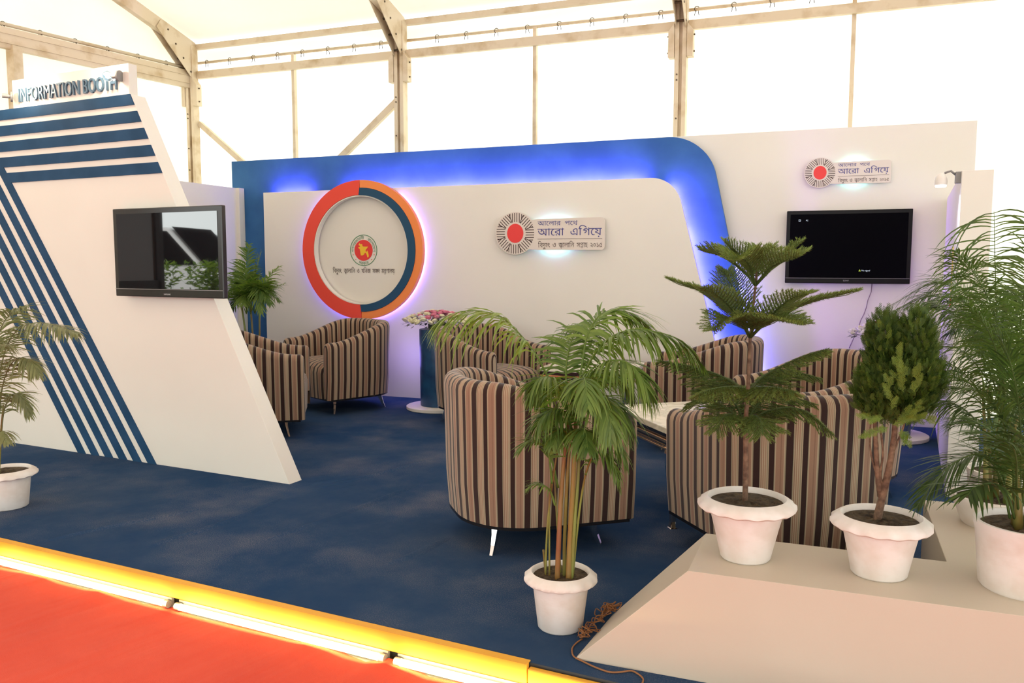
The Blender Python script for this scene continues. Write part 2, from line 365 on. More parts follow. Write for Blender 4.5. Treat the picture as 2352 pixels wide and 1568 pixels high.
# thin tape lip folded over the carpet
g = G(); g.beam(u_on_edge(-4.6)+cn*.009+Vector((0, 0, .002)), u_on_edge(L_e-.004)+cn*.009+Vector((0, 0, .002)), .034, .004); obj('edge_tape', g, M_fascia, fas)
tube_spans = [(-2.15, -.16, 'lit fluorescent tube under the yellow step edge, cut off by the left side of the picture'), (0.0, 1.11, 'lit fluorescent tube under the yellow step edge ending at the first dark joint'),
              (1.15, 2.13, 'lit fluorescent tube under the yellow step edge between the two dark joints'), (2.17, 3.05, 'lit fluorescent tube under the yellow step edge nearest the palm on the carpet')]
for a, b, lab in tube_spans[1:]:
    p, q = u_on_edge(a)+cn*.042+Vector((0, 0, -.082)), u_on_edge(b)+cn*.042+Vector((0, 0, -.082))
    e = empty('fluorescent_tube', (p+q)/2, label=lab, cat='lamp', group='fluorescent tubes under the step edge'); off = (p+q)/2
    d = (q-p).normalized()
    g = G(); g.tube([p-off+d*.02, q-off-d*.02], .013, 12); obj('glass_tube', g, M_tube, e, True)
    for s_, o_ in ((p, d), (q, -d)):
        g = G(); g.tube([s_-off, s_-off+o_*.022], .015, 12); obj('end_cap', g, M_grey, e, 40)
    g = G(); g.beam(p-off+Vector((0, 0, 0))-cn*.021, q-off-cn*.021, .012, .04); obj('batten', g, M_grey, e)
    light('tube_glow', 'AREA', (p+q)/2+Vector((0, 0, .012))+cn*.02, 2.4, (1, .78, .30), (q-p).length, .02, aim=(cn+Vector((0, 0, -.35)))).rotation_euler = (Matrix((cdir, (Vector((0, 0, 1))*1+cn*.35).normalized()*1, -(cn+Vector((0, 0, -.35))).normalized())).transposed()).to_euler()

# ------------------------------------------------------------------ tent
back = G()
def panel(g, x0, x1, z0, z1, y, nx=10, amp=.015, seed=0):
    random.seed(seed); ph = [random.random()*6 for _ in range(4)]; idn = {}
    for i in range(nx+1):
        x = x0+(x1-x0)*i/nx
        for j in range(5): idn[i, j] = g.vert((x, y+amp*sin(x*5+ph[0])*sin(j*1.2+ph[1]), z0+(z1-z0)*j/4))
    for i in range(nx):
        for j in range(4): g.face((idn[i, j], idn[i+1, j], idn[i+1, j+1], idn[i, j+1]))
panel(back, -7.2, 9, -.1, 3.56, TENTY+.10, 60)
wb = obj('wall_back', back, M_fab, smooth=True, kind='structure', label='glowing white fabric side wall of the marquee')
XP = [-7.16, -4.37, -1.41, 1.62, 4.6]
XM = [-5.78, -2.885, .072, 3.1]
g = G(); panel(g, -7.2, 9, 3.62, 3.80, TENTY+.06, 80, .012, 5); obj('valance', g, M_valance, wb, smooth=True)
g = G(); g.beam((-7.2, TENTY, 3.785), (9, TENTY, 3.785), .06, .055); obj('eave_purlin', g, M_frame, wb)
for a, b in zip(XP[:-1], XP[1:]):
    g = G(); g.beam((a+.06, TENTY-.02, 3.455), (b-.06, TENTY-.02, 3.455), .05, .085); obj('wall_rail', g, M_frame, wb)
g = G(); g.tube([(-7.2, TENTY+.02, 3.605), (9, TENTY+.02, 3.605)], .016, 10); obj('curtain_rod', g, M_frame, wb, True)
ring = G()
for k in range(9): pass
ringg = G(); ringg.tube([(.022*cos(a), 0, .022*sin(a)) for a in [pi*.15+k*pi*1.0/6 for k in range(9)]], .0035, 6)
ringg.tube([(-.014, 0, -.02), (-.02, 0, -.06)], .004, 6); ringg.tube([(.014, 0, -.02), (.02, 0, -.06)], .004, 6)
rm = mesh('ring', ringg, M_bolt, True)
x = -6.98
while x < 2.5:
    if min(abs(x-p) for p in XP) > .12:
        o = obj('curtain_hook', rm, None, wb); o.location = (x, TENTY-.005, 3.603)
    x += .335
def zoned(g, z0, z1, x, w, y): g.box((x-w/2, y-.06, z0), (x+w/2, y+.06, z1))
for i, xp in enumerate(XP):
    y = TENTY-.06
    g = G(); g.box((xp-.055, y-.05, -.1), (xp-.015, y+.05, 3.78)); g.box((xp+.015, y-.05, -.1), (xp+.055, y+.05, 3.78)); g.box((xp-.02, y-.01, -.1), (xp+.02, y+.04, 3.78))
    po = obj('post', g, M_frame, wb, bevel=.003)
    zb = 3.155 if i else 3.09
    for sx in (-1, 1):
        g = G(); g.prism([(xp+sx*.058, zb), (xp+sx*.115, zb), (xp+sx*.115, zb+.24), (xp+sx*.058, zb+.31)], y-.06, y+.03)
        g2 = obj('rail_bracket', g, M_frame, po, bevel=.004)
        for zz in (zb+.05, zb+.2):
            g = G(); g.tube([(xp+sx*.115, y-.02, zz), (xp+sx*.128, y-.02, zz)], .008, 8); obj('bolt', g, M_bolt, po)
    for zz in (2.35, 2.6, 2.95, 3.0):
        g = G(); g.tube([(xp-.03, y-.05, zz), (xp-.03, y-.058, zz)], .008, 8); obj('bolt', g, M_bolt, po)
for xm in XM:
    g = G(); g.box((xm-.018, TENTY+.0, -.1), (xm+.018, TENTY+.05, 3.6)); obj('mullion', g, M_frame, wb)
g = G(); g.beam((-4.43, TENTY-.02, 2.98), (-5.35, TENTY-.02, 2.26), .05, .07); obj('brace', g, M_frame, wb, bevel=.003)
g = G(); g.beam((-7.1, TENTY-.02, 2.90), (-6.2, TENTY-.02, 2.20), .05, .06); obj('brace', g, M_frame, wb, bevel=.003)
# roof: eave at 3.81, ridge over the walkway, down again behind the camera
RID = (.6, 3.81+(8-.6)*math.tan(radians(15.5)))
gd = Vector((-.165, -.986, 0))          # the gable wall runs this way from the back left corner
GC = Vector((-7.16, TENTY, 0))
roof = G()
for y0, z0, y1, z1 in ((TENTY+.05, 3.81, RID[0], RID[1]), (RID[0], RID[1], -6.8, 3.81)):
    idn = {}; a_, b_ = 64, 10
    for i in range(a_+1):
        for j in range(b_+1):
            t = j/b_; x = -10.5+19.5*i/a_
            sag = -.035*abs(sin((x+7.16)/2.92*pi))*sin(pi*min(1, t*1.0))-.01*sin(x*11)*sin(pi*t)
            idn[i, j] = roof.vert((x, y0+(y1-y0)*t, z0+(z1-z0)*t+sag+.05))
    for i in range(a_):
        for j in range(b_): roof.face((idn[i, j], idn[i+1, j], idn[i+1, j+1], idn[i, j+1]))
ce = obj('ceiling', roof, M_roof, smooth=True, kind='structure', label='white fabric roof of the marquee')
def rafter(x, dx=0):
    a = Vector((x, TENTY-.03, 3.76)); b = Vector((x+dx*(TENTY-RID[0]), RID[0], RID[1]-.07)); c = Vector((x+dx*(TENTY+6.8), -6.8, 3.76))
    g = G(); g.beam(a, b, .07, .14); g.beam(b, c, .07, .14); r = obj('rafter', g, M_frame, ce, bevel=.004)
    # knee plates at the eave
    g = G(); s = (b-a).normalized()
    p = [Vector((x, TENTY-.05, 3.36)), Vector((x, TENTY-.03, 3.80)), a+s*.55+Vector((0, 0, .05)), a+s*.62+Vector((0, 0, -.06))]
    for sx in (-.045, .04):
        i1 = [g.vert(q+Vector((sx, 0, 0))) for q in p]; i2 = [g.vert(q+Vector((sx+.006, 0, 0))) for q in p]
        g.face(i1); g.face(i2[::-1])
        for k in range(4): g.face((i1[k], i1[(k+1) % 4], i2[(k+1) % 4], i2[k]))
    obj('knee_plate', g, M_frame, r)
    for k in range(4):
        g = G(); q = p[0].lerp(p[2], .2+k*.22)+Vector((0, .03, 0)); g.tube([q+Vector((-.055, 0, 0)), q+Vector((.052, 0, 0))], .011, 8); obj('bolt', g, M_bolt, r)
for k, x in enumerate(XP): rafter(x, -gd.x/gd.y*-1*0 + (.12 if k == 0 else 0)*0)
# left gable wall
gl = G(); gmax = 7.2
def gp(s, z, off=0): return GC + gd*s + Vector((0, 0, z)) + Vector((-gd.y, gd.x, 0))*(-off)
def roofz(y): return 3.81+.05+(TENTY-y)*math.tan(radians(15.5)) if y > RID[0] else RID[1]+.05-(RID[0]-y)*(RID[1]-3.81)/(RID[0]+6.8)
n_ = 24
for k in range(n_):
    s0, s1 = gmax*k/n_, gmax*(k+1)/n_
    q = [gl.vert(gp(s, z, .08)) for s, z in ((s0, -.1), (s1, -.1), (s1, 3.3), (s0, 3.3))]; gl.face(q)
n_ = 30
for k in range(n_):
    s0, s1 = 15*k/n_, 15*(k+1)/n_
    y0, y1 = TENTY+gd.y*s0, TENTY+gd.y*s1
    q = [gl.vert(gp(s, z, .08)) for s, z in ((s0, 3.3), (s1, 3.3), (s1, roofz(y1)), (s0, roofz(y0)))]; gl.face(q)
wl = obj('wall_left', gl, M_fab, kind='structure', label='white fabric gable wall of the marquee')
g = G(); g.beam(gp(.05, 3.40), gp(14.9, 3.40), .06, .20); obj('gable_beam', g, M_frame, wl, bevel=.004)
g = G(); g.beam(gp(.05, 3.44, -.035), gp(14.9, 3.44, -.035), .012, .006); g.beam(gp(.05, 3.35, -.035), gp(14.9, 3.35, -.035), .012, .006); obj('beam_lip', g, M_frame, wl)
g = G(); g.tube([gp(.05, 3.53), gp(14.9, 3.53)], .018, 10); obj('curtain_rod', g, M_frame, wl, True)
for s in (2.1, 4.9):
    g = G(); q = gp(s, 0); g.box((q.x-.05, q.y-.05, -.1), (q.x+.05, q.y+.05, 3.34)); obj('post', g, M_frame, wl)
for k in range(14):
    o = obj('curtain_hook', rm, None, wl); o.location = gp(.4+k*.36, 3.53, -.01); o.rotation_euler = (0, 0, atan2(gd.y, gd.x))

# ================================================================== BOOTH WALLS
def fillet(corner_pts, c_i, r, seg=14):
    """round corner c_i of an outline with radius r"""
    pts = [Vector(p) for p in corner_pts]; n = len(pts); p = pts[c_i]; a = (pts[c_i-1]-p).normalized(); b = (pts[(c_i+1) % n]-p).normalized()
    ang = a.angle(b); t = r/math.tan(ang/2); A = p+a*t; B = p+b*t; c = p+(a+b).normalized()*(r/sin(ang/2))
    a0 = atan2(A.y-c.y, A.x-c.x); a1 = atan2(B.y-c.y, B.x-c.x); d = (a1-a0+pi) % (2*pi)-pi
    arc = [c+Vector((cos(a0+d*k/seg), sin(a0+d*k/seg)))*r for k in range(seg+1)]
    return [tuple(q) for q in pts[:c_i]+arc+pts[c_i+1:]]
# right back wall
g = G(); g.box((-1.9, 7.0, 0), (.93, 7.06, 2.30)); obj('display_wall', g, M_white, bevel=.002, label='tall plain white display wall carrying the black television and small sign', cat='partition')
# blue backdrop
g = G(); out = fillet([(-5.75, 0), (-5.75, 2.275), (-1.0, 2.285), (-.49, 0)], 2, .40); g.prism(out, 6.90, 6.95)
obj('display_wall.001', g, M_blue, label='large blue backdrop panel with rounded top right corner', cat='partition')
# white front panel
g = G(); out = fillet([(-5.275, 0), (-5.275, 1.94), (-1.235, 1.948), (-.727, 0)], 2, .26); g.prism(out, 6.78, 6.82)
wp = obj('display_wall.002', g, M_white, label='white backdrop panel with rounded corner in front of the blue panel', cat='partition')
for x in (-5.0, -4.0, -3.0, -2.0, -1.2):
    g = G(); g.box((x-.02, 6.82, 0), (x+.02, 6.90, 1.6)); obj('spacer_stud', g, M_white, wp)
# left side wall and right side wall
g = G(); g.box((-5.70, 4.25, 0), (-5.64, 6.895, 2.0)); sl = obj('display_wall.003', g, M_white, label='white side wall at the left end of the blue backdrop', cat='partition')
g = G(); g.box((-5.645, 6.82, 0), (-5.60, 6.896, 2.0)); obj('corner_post', g, M_white, sl)
e = empty('display_wall.004', (.595, 4.92, 0), radians(-4.4), label='narrow white side wall at the right beside the palms', cat='partition')
g = G(); g.box((0, 0, 0), (.145, 2.02, 1.735)); obj('wall_panel', g, M_white, e, bevel=.002)
g = G(); g.box((-.006, .5, 1.05), (0, .535, 1.35)); obj('glare_and_sticker_strip', g, mat('painted_yellow_glare', (.7, .5, .15), .5), e)  # yellowish spot lamp glare on the wall, painted as a strip
g = G(); g.box((-.008, .5, 1.0), (0, .53, 1.05)); obj('glare_and_sticker_strip', g, M_redprint, e)

# left booth wall with stripes
LW = empty('striped_display_wall', (-2.847, 3.823, 0), atan2(-.0804, .9968), label='slanting white booth wall with blue stripes and a television', cat='partition')
g = G(); g.prism([(0, 0), (-1.155, 2.262), (-3.6, 2.262), (-3.6, 0)], 0, .105); obj('wall_panel', g, M_white, LW, bevel=.0015)
g = G(); g.box((-2.27, .002, 2.262), (-1.168, .062, 2.447)); obj('sign_board', g, M_white, LW, bevel=.0015)
for k in range(5):
    z1 = 2.264-.1036*k; z0 = z1-.066
    lx = lambda z: -(1.058+.7096*z)
    rx = lambda z: -(z*.5108)+.001 - .002
    g = G(); g.prism([(lx(z0)+.0, z0), (lx(z1)+.0, z1), (rx(z1), z1), (rx(z0), z0)], -.007, .0); obj('stripe_board', g, M_bluestripe, LW)
for k in range(6):
    u0 = 1.058+.1306*k; u1 = u0+.073
    zt = 2.262
    pts = [(-u0, .0), (-(u0+.7096*zt), zt), (-(u1+.7096*zt), zt), (-u1, .0)]
    g = G(); g.prism(pts, -.006, .0); obj('stripe_board', g, M_bluestripe, LW)

# ------------------------------------------------------------------ TEXT (outline -> filled flat mesh)
_cache = {}
def contours(s):
    if s in _cache: return _cache[s]
    c = bpy.data.curves.new('t', 'FONT'); c.body = s; c.size = 1; c.fill_mode = 'NONE' if hasattr(c, 'fill_mode') else c.fill_mode; c.resolution_u = 3
    o = bpy.data.objects.new('t', c); COL.objects.link(o)
    dg = bpy.context.evaluated_depsgraph_get(); me = bpy.data.meshes.new_from_object(o.evaluated_get(dg))
    nxt = {}
    for e in me.edges: nxt.setdefault(e.vertices[0], []).append(e.vertices[1]); nxt.setdefault(e.vertices[1], []).append(e.vertices[0])
    segs = []
    for e in me.edges:
        a, b = sorted(e.vertices)
        if b-a > 1: a, b = b, a          # the edge that closes a loop runs back to its first point
        segs.append(((me.vertices[a].co.x, me.vertices[a].co.y), (me.vertices[b].co.x, me.vertices[b].co.y)))
    bpy.data.objects.remove(o); bpy.data.curves.remove(c); bpy.data.meshes.remove(me)
    _cache[s] = segs; return segs
def fillrows(segs, dy):
    """spans of the inside of an outline, row by row; edges keep their direction, so overlapping contours merge"""
    if not segs: return []
    ys = [p[1] for s in segs for p in s]; y0, y1 = min(ys), max(ys); rows = []; n = max(1, int((y1-y0)/dy))
    for k in range(n):
        y = y0+(k+.5)*(y1-y0)/n; xs = []
        for (ax, ay), (bx, by) in segs:
            if (ay <= y < by) or (by <= y < ay): xs.append((ax+(bx-ax)*(y-ay)/(by-ay), 1 if by > ay else -1))
        xs.sort(); w = 0; st_ = None
        for x, d in xs:
            if w == 0: st_ = x
            w += d
            if w == 0 and x-st_ > 1e-4: rows.append((st_, x, y0+k*(y1-y0)/n, y0+(k+1)*(y1-y0)/n))
    return rows
def width(s):
    def w(t):
        sg = contours(t); xs = [p[0] for a in sg for p in a]; return max(xs)-min(xs)
    return w('|'+s+'|')-w('||')
def set_text(clusters, dy=.022):
    """clusters: strings, or lists of (glyphs, dx, dy, sx, sy) laid over one another, with the advance first"""
    rows = []; x = 0
    for c in clusters:
        if isinstance(c, str):
            if c.strip():
                sg = contours(c); base = min(p[0] for a in contours('|'+c) for p in a)
                rows += [(a+x, b+x, y0, y1) for a, b, y0, y1 in fillrows(sg, dy)]
            x += width(c) if c.strip() else .26*len(c)
        else:
            adv = c[0]
            for (gch, dx, dyy, sx, sy) in c[1:]:
                rows += [(x+dx+a*sx, x+dx+b*sx, dyy+y0*sy, dyy+y1*sy) for a, b, y0, y1 in fillrows(contours(gch), dy/max(sy, .4))]
            x += adv
    return rows, x
def text_mesh(rows, total, W_, x0, z0, y, H_=None, thick=0, rotf=None):
    """place rows so that the line is W_ wide starting at x0 with its base line at z0, on a face at depth y"""
    s = W_/total; g = G(); sh = H_ if H_ else s
    for a, b, q0, q1 in rows:
        p = [(x0+a*s, z0+q0*sh), (x0+b*s, z0+q0*sh), (x0+b*s, z0+q1*sh), (x0+a*s, z0+q1*sh)]
        if rotf: p = [rotf(*k) for k in p]
        g.face([g.vert((k[0], y, k[1])) for k in p])
    return g
wA = width('দ'); wJ = width('জ'); wP = width('প'); wM = width('ম'); wN = width('ন')
DYU = [wA+.36, ('দ', 0, 0, 1, 1), ('য', wA+.0, 0, .58, 1), ('ু', wA-.08, 0, 1, 1)]
JBA = [wJ, ('জ', 0, 0, 1, 1), ('ব', wJ*.38, -.20, .55, .5)]
PTA = [wP*.95, ('প', 0, .16, .95, .78), ('ত', wP*.12, -.16, .7, .5)]
MPA = [wM*1.15, ('ম', 0, 0, .75, 1), ('প', wM*.5, -.02, .75, .95)]
NTR = [wN*1.1, ('ন', 0, .12, 1, .8), ('ত', wN*.15, -.16, .7, .5), ('্', wN*.45, -.1, .7, .6)]
IKA = [width('ি')-.17, ('ি', 0, 0, 1, 1)]
T1 = set_text(['আ', 'ে', 'ল', 'া', 'র', '  ', 'প', 'ে', 'থ'])
T2 = set_text(['আ', 'ে', 'র', 'া', '  ', 'এ', IKA, 'গ', 'ে', 'য়'])
T3 = set_text([IKA, 'ব', DYU, 'ৎ', '  ', 'ও', '  ', JBA, 'া', 'ল', 'া', IKA, 'ন', '  ', 'স', PTA, 'া', 'হ', '  ', '২', '০', '১', '৫'])
T4 = set_text([IKA, 'ব', DYU, 'ৎ', ',', '  ', JBA, 'া', 'ল', 'া', IKA, 'ন', '  ', 'ও', '  ', 'খ', IKA, 'ন', 'জ', '  ', 'স', MPA, 'দ', '  ', 'ম', NTR, 'ণ', 'া', 'ল', 'য়'])

def build_logo(name, X, Z, Y, S, label):
    """week emblem: sunburst disc joined to a lettered plate; X, Z = disc centre"""
    e = empty(name, (X, Y, Z), label=label, cat='sign', group='lettered emblem signs on the display walls')
    e.scale = (S, S, S)
    r = .183; o = []
    a0 = radians(38); a1 = radians(-48)
    n = 50
    for k in range(n+1):
        a = a0+(2*pi-(a0-a1))*k/n; o.append((r*cos(a), r*sin(a)))
    o += [(.22, -.145)]
    pr = [(.72, -.145)]; rad = .03
    for k in range(7): t = -pi/2+pi/2*k/6; o.append((.765+rad*cos(t), -.115+rad*sin(t)))
    rad = .035
    for k in range(7): t = pi/2*k/6; o.append((.76+rad*cos(t), .09+rad*sin(t)))
    o += [(.205, .118)]
    g = G(); g.prism(o, 0, .012); obj('plate', g, M_plate, e)
    g = G(); g.prism([(.012*0+.075*cos(2*pi*k/40), .082*sin(2*pi*k/40)) for k in range(40)], -.003, 0); obj('red_disc', g, M_redprint, e, label='round red centre')
    # sunburst of parallel strokes
    g = G(); w = .0032
    for k in range(8):
        th = radians(90+45*k); d = Vector((cos(th), sin(th))); nn = Vector((-d.y, d.x))
        for j in range(-3, 4):
            off = j*.0215+.006
            ts = [t*.002 for t in range(0, 100)]
            ok = []
            for t in ts:
                p = d*t+nn*off; rr = p.length
                an = (atan2(p.y, p.x)-th+pi) % (2*pi)-pi
                if .096 < rr < .176 and -radians(26) < an < radians(21): ok.append(t)
            if len(ok) > 3:
                p, q = d*ok[0]+nn*off, d*ok[-1]+nn*off
                g.face([g.vert((v.x, -.0015, v.y)) for v in (p-nn*w, p+nn*w, q+nn*w, q-nn*w)])
        # bordering stroke between sectors
        b = th+radians(22.5)*-1.15; dd = Vector((cos(b), sin(b))); n2 = Vector((-dd.y, dd.x)); p, q = dd*.10, dd*.172
        g.face([g.vert((v.x, -.0016, v.y)) for v in (p-n2*w, p+n2*w, q+n2*w, q-n2*w)])
    obj('sunburst_strokes', g, M_letterdark, e, kind='stuff')
    gg = text_mesh(*T1, .355, .205, .064, -.0015, H_=.055); obj('lettering', gg, M_letterblue, e, kind='stuff', label='upper line of blue lettering')
    gg = text_mesh(*T2, .565, .205, -.022, -.0015, H_=.092); obj('lettering', gg, M_letterblue, e, kind='stuff', label='larger middle line of blue lettering')
    gg = text_mesh(*T3, .565, .21, -.122, -.0015, H_=.058); obj('lettering', gg, M_letterdark, e, kind='stuff', label='small bottom line of dark lettering')
    g = G(); g.box((.205, -.002, -.053), (.775, 0, -.050)); obj('rule_line', g, M_letterdark, e)
    for dx, dz in ((0, .05), (0, -.05), (.55, 0)):
        g = G(); g.tube([(dx, .012, dz), (dx, .06, dz)], .008, 8); obj('standoff', g, M_grey, e)
    return e
build_logo('emblem_sign', -2.593, 1.510, 6.72, 1.0, 'larger emblem sign with red sun centred on the white backdrop panel')
build_logo('emblem_sign.001', -.141, 1.958, 6.962, .635, 'smaller emblem sign with red sun above the wall television')

# ------------------------------------------------------------------ big ring with seal
RX, RZ = -4.128, 1.372
def arc_band(g, r0, r1, a0, a1, y0, y1, cx=0, cz=0, cx1=0, seg=48):
    inn, ou = [], []
    for k in range(seg+1):
        a = a0+(a1-a0)*k/seg; inn.append((cx1+r0*cos(a), cz+r0*sin(a))); ou.append((cx+r1*cos(a), cz+r1*sin(a)))
    i = [[g.vert((p[0], y, p[1])) for p in pl] for pl in (inn, ou) for y in (y0, y1)]
    for k in range(seg):
        g.face((i[0][k], i[0][k+1], i[2][k+1], i[2][k])); g.face((i[1][k], i[3][k], i[3][k+1], i[1][k+1]))
        g.face((i[2][k], i[2][k+1], i[3][k+1], i[3][k])); g.face((i[0][k], i[1][k], i[1][k+1], i[0][k+1]))
    for k in (0, seg): g.face((i[0][k], i[2][k], i[3][k], i[1][k]))
e = empty('ring_sign', (RX, 6.70, RZ), label='large red, orange and navy ring mounted around the round seal', cat='sign')
R1 = .645; ri = .508; cs = -.012
g = G(); arc_band(g, ri, R1, pi/2, pi*1.5, 0, .05, cx1=cs); obj('red_half', g, M_red, e, 30, label='red left half of the ring')
g = G(); arc_band(g, .575, R1, -pi/2, pi/2, 0, .05); obj('orange_band', g, M_orange, e, 30, label='orange outer band')
g = G(); arc_band(g, ri, .573, -pi/2, pi/2, -.006, .05, cx1=cs); obj('navy_band', g, M_navy, e, 30, label='navy inner band')
g = G(); arc_band(g, ri-.012, ri-.002, 0, 2*pi, .004, .062, cx1=cs, cx=cs, seg=80); obj('inner_rim', g, M_white, e, 30)
g = G(); arc_band(g, .53, .60, 0, 2*pi, .052, .066, seg=60); obj('spacer_ring', g, M_white, e, 30)
# seal printed on the panel
s = empty('seal_print', (-4.145, 6.777, 1.372), label='round government seal print with dark caption inside the ring', cat='print')
g = G(); arc_band(g, .1405, .146, 0, 2*pi, 0, .002, seg=60); obj('green_outline', g, M_green, s)
g = G(); g.prism([(.098*cos(2*pi*k/48), .098*sin(2*pi*k/48)) for k in range(48)], -.001, .002); obj('red_disc', g, M_redprint, s)
bd = [(1010, 465), (1035, 490), (1060, 485), (1085, 505), (1080, 535), (1100, 555), (1150, 560), (1225, 558), (1215, 585), (1195, 610), (1175, 635), (1160, 655), (1165, 690), (1175, 712),
      (1190, 690), (1200, 665), (1215, 690), (1225, 720), (1235, 770), (1240, 830), (1225, 850), (1210, 862), (1200, 830), (1190, 790), (1175, 745), (1150, 725), (1135, 745), (1125, 775), (1110, 785), (1085, 800), (1040, 800), (1035, 760), (1028, 710), (1020, 650), (1015, 620), (975, 595), (990, 570), (1022, 565), (1025, 540), (1005, 525), (985, 510)]
g = G(); g.prism([((x-1108)*.00043, -(y-660)*.00034) for x, y in bd], -.002, .001); obj('yellow_map', g, M_yellowprint, s, label='yellow country outline')
def arc_text(rows, tot, r, a_mid, span, h, inward=False):
    g = G(); g.tint = .5
    for a, b, q0, q1 in rows:
        pts = []
        for xx, yy in ((a, q0), (b, q0), (b, q1), (a, q1)):
            t = xx/tot-.5
            an = a_mid+(t*span if inward else -t*span); rr = (r-yy*h) if inward else (r+yy*h)
            pts.append(g.vert((rr*cos(an), -.0005, rr*sin(an))))
        g.face(pts)
    return g
TA = set_text(['গ', 'ণ', 'প', 'র', 'জ', 'া', 'ত', 'ন', 'ী', '   ', 'ব', 'া', 'ং', 'ল', 'া', 'ে', 'দ', 'শ'], .06)
TB = set_text(['স', 'র', 'ক', 'া', 'র'], .06)
obj('lettering', arc_text(*TA, .104, pi/2, radians(195), .036), M_green, s, kind='stuff')
obj('lettering', arc_text(*TB, .134, -pi/2, radians(52), .036, True), M_green, s, kind='stuff')
for a in (200, 225, 315, 340):
    g = G(); q = (.121*cos(radians(a)), .121*sin(radians(a))); g.prism([(q[0]+.006*(1 if k % 2 else .45)*cos(pi*k/5), q[1]+.006*(1 if k % 2 else .45)*sin(pi*k/5)) for k in range(10)], -.001, .001); obj('red_star', g, M_redprint, s)
obj('caption', text_mesh(*T4, .672, -.342, -.213, -.001, H_=.062), M_letterdark, s, kind='stuff')

# LED strips behind the panels
LEDC = (.40, .13, 1.0)
def led(a, b, aim, watt, col=LEDC, w=.015):
    a = Vector(a); b = Vector(b); d = (b-a).normalized(); z = -Vector(aim).normalized(); z = (z-d*z.dot(d)).normalized(); y = z.cross(d)
    o = light('led_strip', 'AREA', (a+b)/2, watt, col, (b-a).length, w); o.rotation_euler = Matrix((d, y, z)).transposed().to_euler(); return o
led((-4.4, 6.845, 1.925), (-1.5, 6.845, 1.93), (0, .5, .85), 30)
led((-5.2, 6.845, 1.925), (-4.8, 6.845, 1.93), (0, .5, .85), 4)
led((-1.30, 6.845, 1.88), (-1.13, 6.845, 1.45), (.6, .5, .3), 7)
led((-1.13, 6.845, 1.45), (-.76, 6.845, .05), (.8, .5, .1), 18)
led((-.80, 6.975, 1.25), (-.55, 6.975, .2), (.9, .4, .1), 7, (.14, .14, 1))
# ring halo
for k in range(20):
    a0 = 2*pi*k/20; a1 = 2*pi*(k+1)/20
    if 60 < math.degrees((a0+a1)/2) < 120: continue
    p = Vector((RX+.615*cos(a0), 6.765, RZ+.615*sin(a0))); q = Vector((RX+.615*cos(a1), 6.765, RZ+.615*sin(a1)))
    if q.z > 1.93 or p.z > 1.93: continue
    led(p, q, (cos((a0+a1)/2), .30, sin((a0+a1)/2)), .5, (.16, .14, 1), .012)
# emblem halos
def halo(X, Y, Z, rg, rv, k, d):
    for nm, r, w, c, bl in (('halo_green', rg, 5.5, (.0, 1, .32), .10), ('halo_violet', rv, 11, (.26, .16, 1), .4)):
        light(nm, 'SPOT', (X, Y-d, Z), w*k, c, .006, aim=(0, 1, 0), spot_size=2*math.atan(r/d), spot_blend=bl)
halo(-2.25, 6.78, 1.485, .21, .45, 1.0, .036); halo(.105, 7.0, 1.957, .17, .38, .5, .02)
light('violet_wash', 'POINT', (-3.62, 6.5, .42), 2.6, (.34, .24, 1), .12)

# ------------------------------------------------------------------ televisions
def text_simple(s, W_, x0, z0, y):
    rows, tot = set_text([s], .05); return text_mesh(rows, tot, W_, x0, z0, y)
def television(name, w, h, bez, bot, screen, bezel, loc, rz, parent=None, **t):
    e = empty(name, loc, rz, **t)
    g = G(); g.box((-w/2, 0, -h/2), (w/2, .035, h/2)); b = obj('case', g, bezel, e, bevel=.005)
    g = G(); g.box((-w/2+.12, .035, -h/2+.1), (w/2-.12, .07, h/2-.1)); obj('back_cover', g, M_black, e, bevel=.01)
    g = G(); g.box((-w/2+bez, -.002, -h/2+bot), (w/2-bez, .002, h/2-bez)); e['scr'] = 1; scr = obj('screen', g, screen, e)
    g = G(); g.box((-w/2+.004, -.004, -h/2+bot-.006), (w/2-.004, .0, -h/2+bot-.003)); obj('lower_trim', g, M_grey, e)
    del e['scr']; return e
tv1o = Vector((-2.847, 3.823, 0))+Vector((.9968, -.0804, 0))*-.817+Vector((-.0804, -.9968, 0))*.08
tv1 = television('television', .885, .527, .032, .05, M_screen_mirror, M_bezel, (tv1o.x, tv1o.y, 1.312), atan2(-.0804, .9968), label='glossy television on the slanting striped wall, reflecting the outdoors', cat='television')
obj('maker_lettering', text_simple('SAMSUNG', .055, -.03, -.25, -.0015), mat('silver_print', (.6, .6, .6), .4), tv1)
tv2 = television('television', .90, .565, .028, .045, M_screen_off, M_black, (.0755, 6.926, 1.382), 0, label='black television hung on the plain white wall showing no signal', cat='television')
obj('maker_lettering', text_simple('SONY', .042, -.02, -.265, -.0015), mat('silver_print_dim', (.35, .35, .35), .4), tv2)
obj('screen_message', text_simple('No signal', .062, .108, -.187, -.0028), M_scrtext, tv2.children[2])
g = G(); g.prism([(.088, -.188), (.104, -.188), (.096, -.172)], -.0028, -.0022); obj('warning_triangle', g, M_scryel, tv2.children[2])
obj('screen_message', text_simple('PC', .018, -.307, .202, -.0028), M_scrtext, tv2.children[2])
g = G(); arc_band(g, .006, .0085, 0, 2*pi, -.0028, -.0024, -.352, .207, -.352, 4); g.box((-.362, -.0028, .201), (-.344, -.0024, .2025)); g.box((-.362, -.0028, .213), (-.344, -.0024, .2145)); obj('input_symbol', g, M_scrtext, tv2.children[2])
for X in (-.2, .3):
    g = G(); g.box((X-.02, .07, -.15), (X+.02, .068+.0005*0+.0025, .15)); obj('wall_bracket', g, M_black, tv2)
g = G(); g.box((-.15, .07, -.1), (.15, .079, .1)); obj('wall_bracket', g, M_black, tv1)
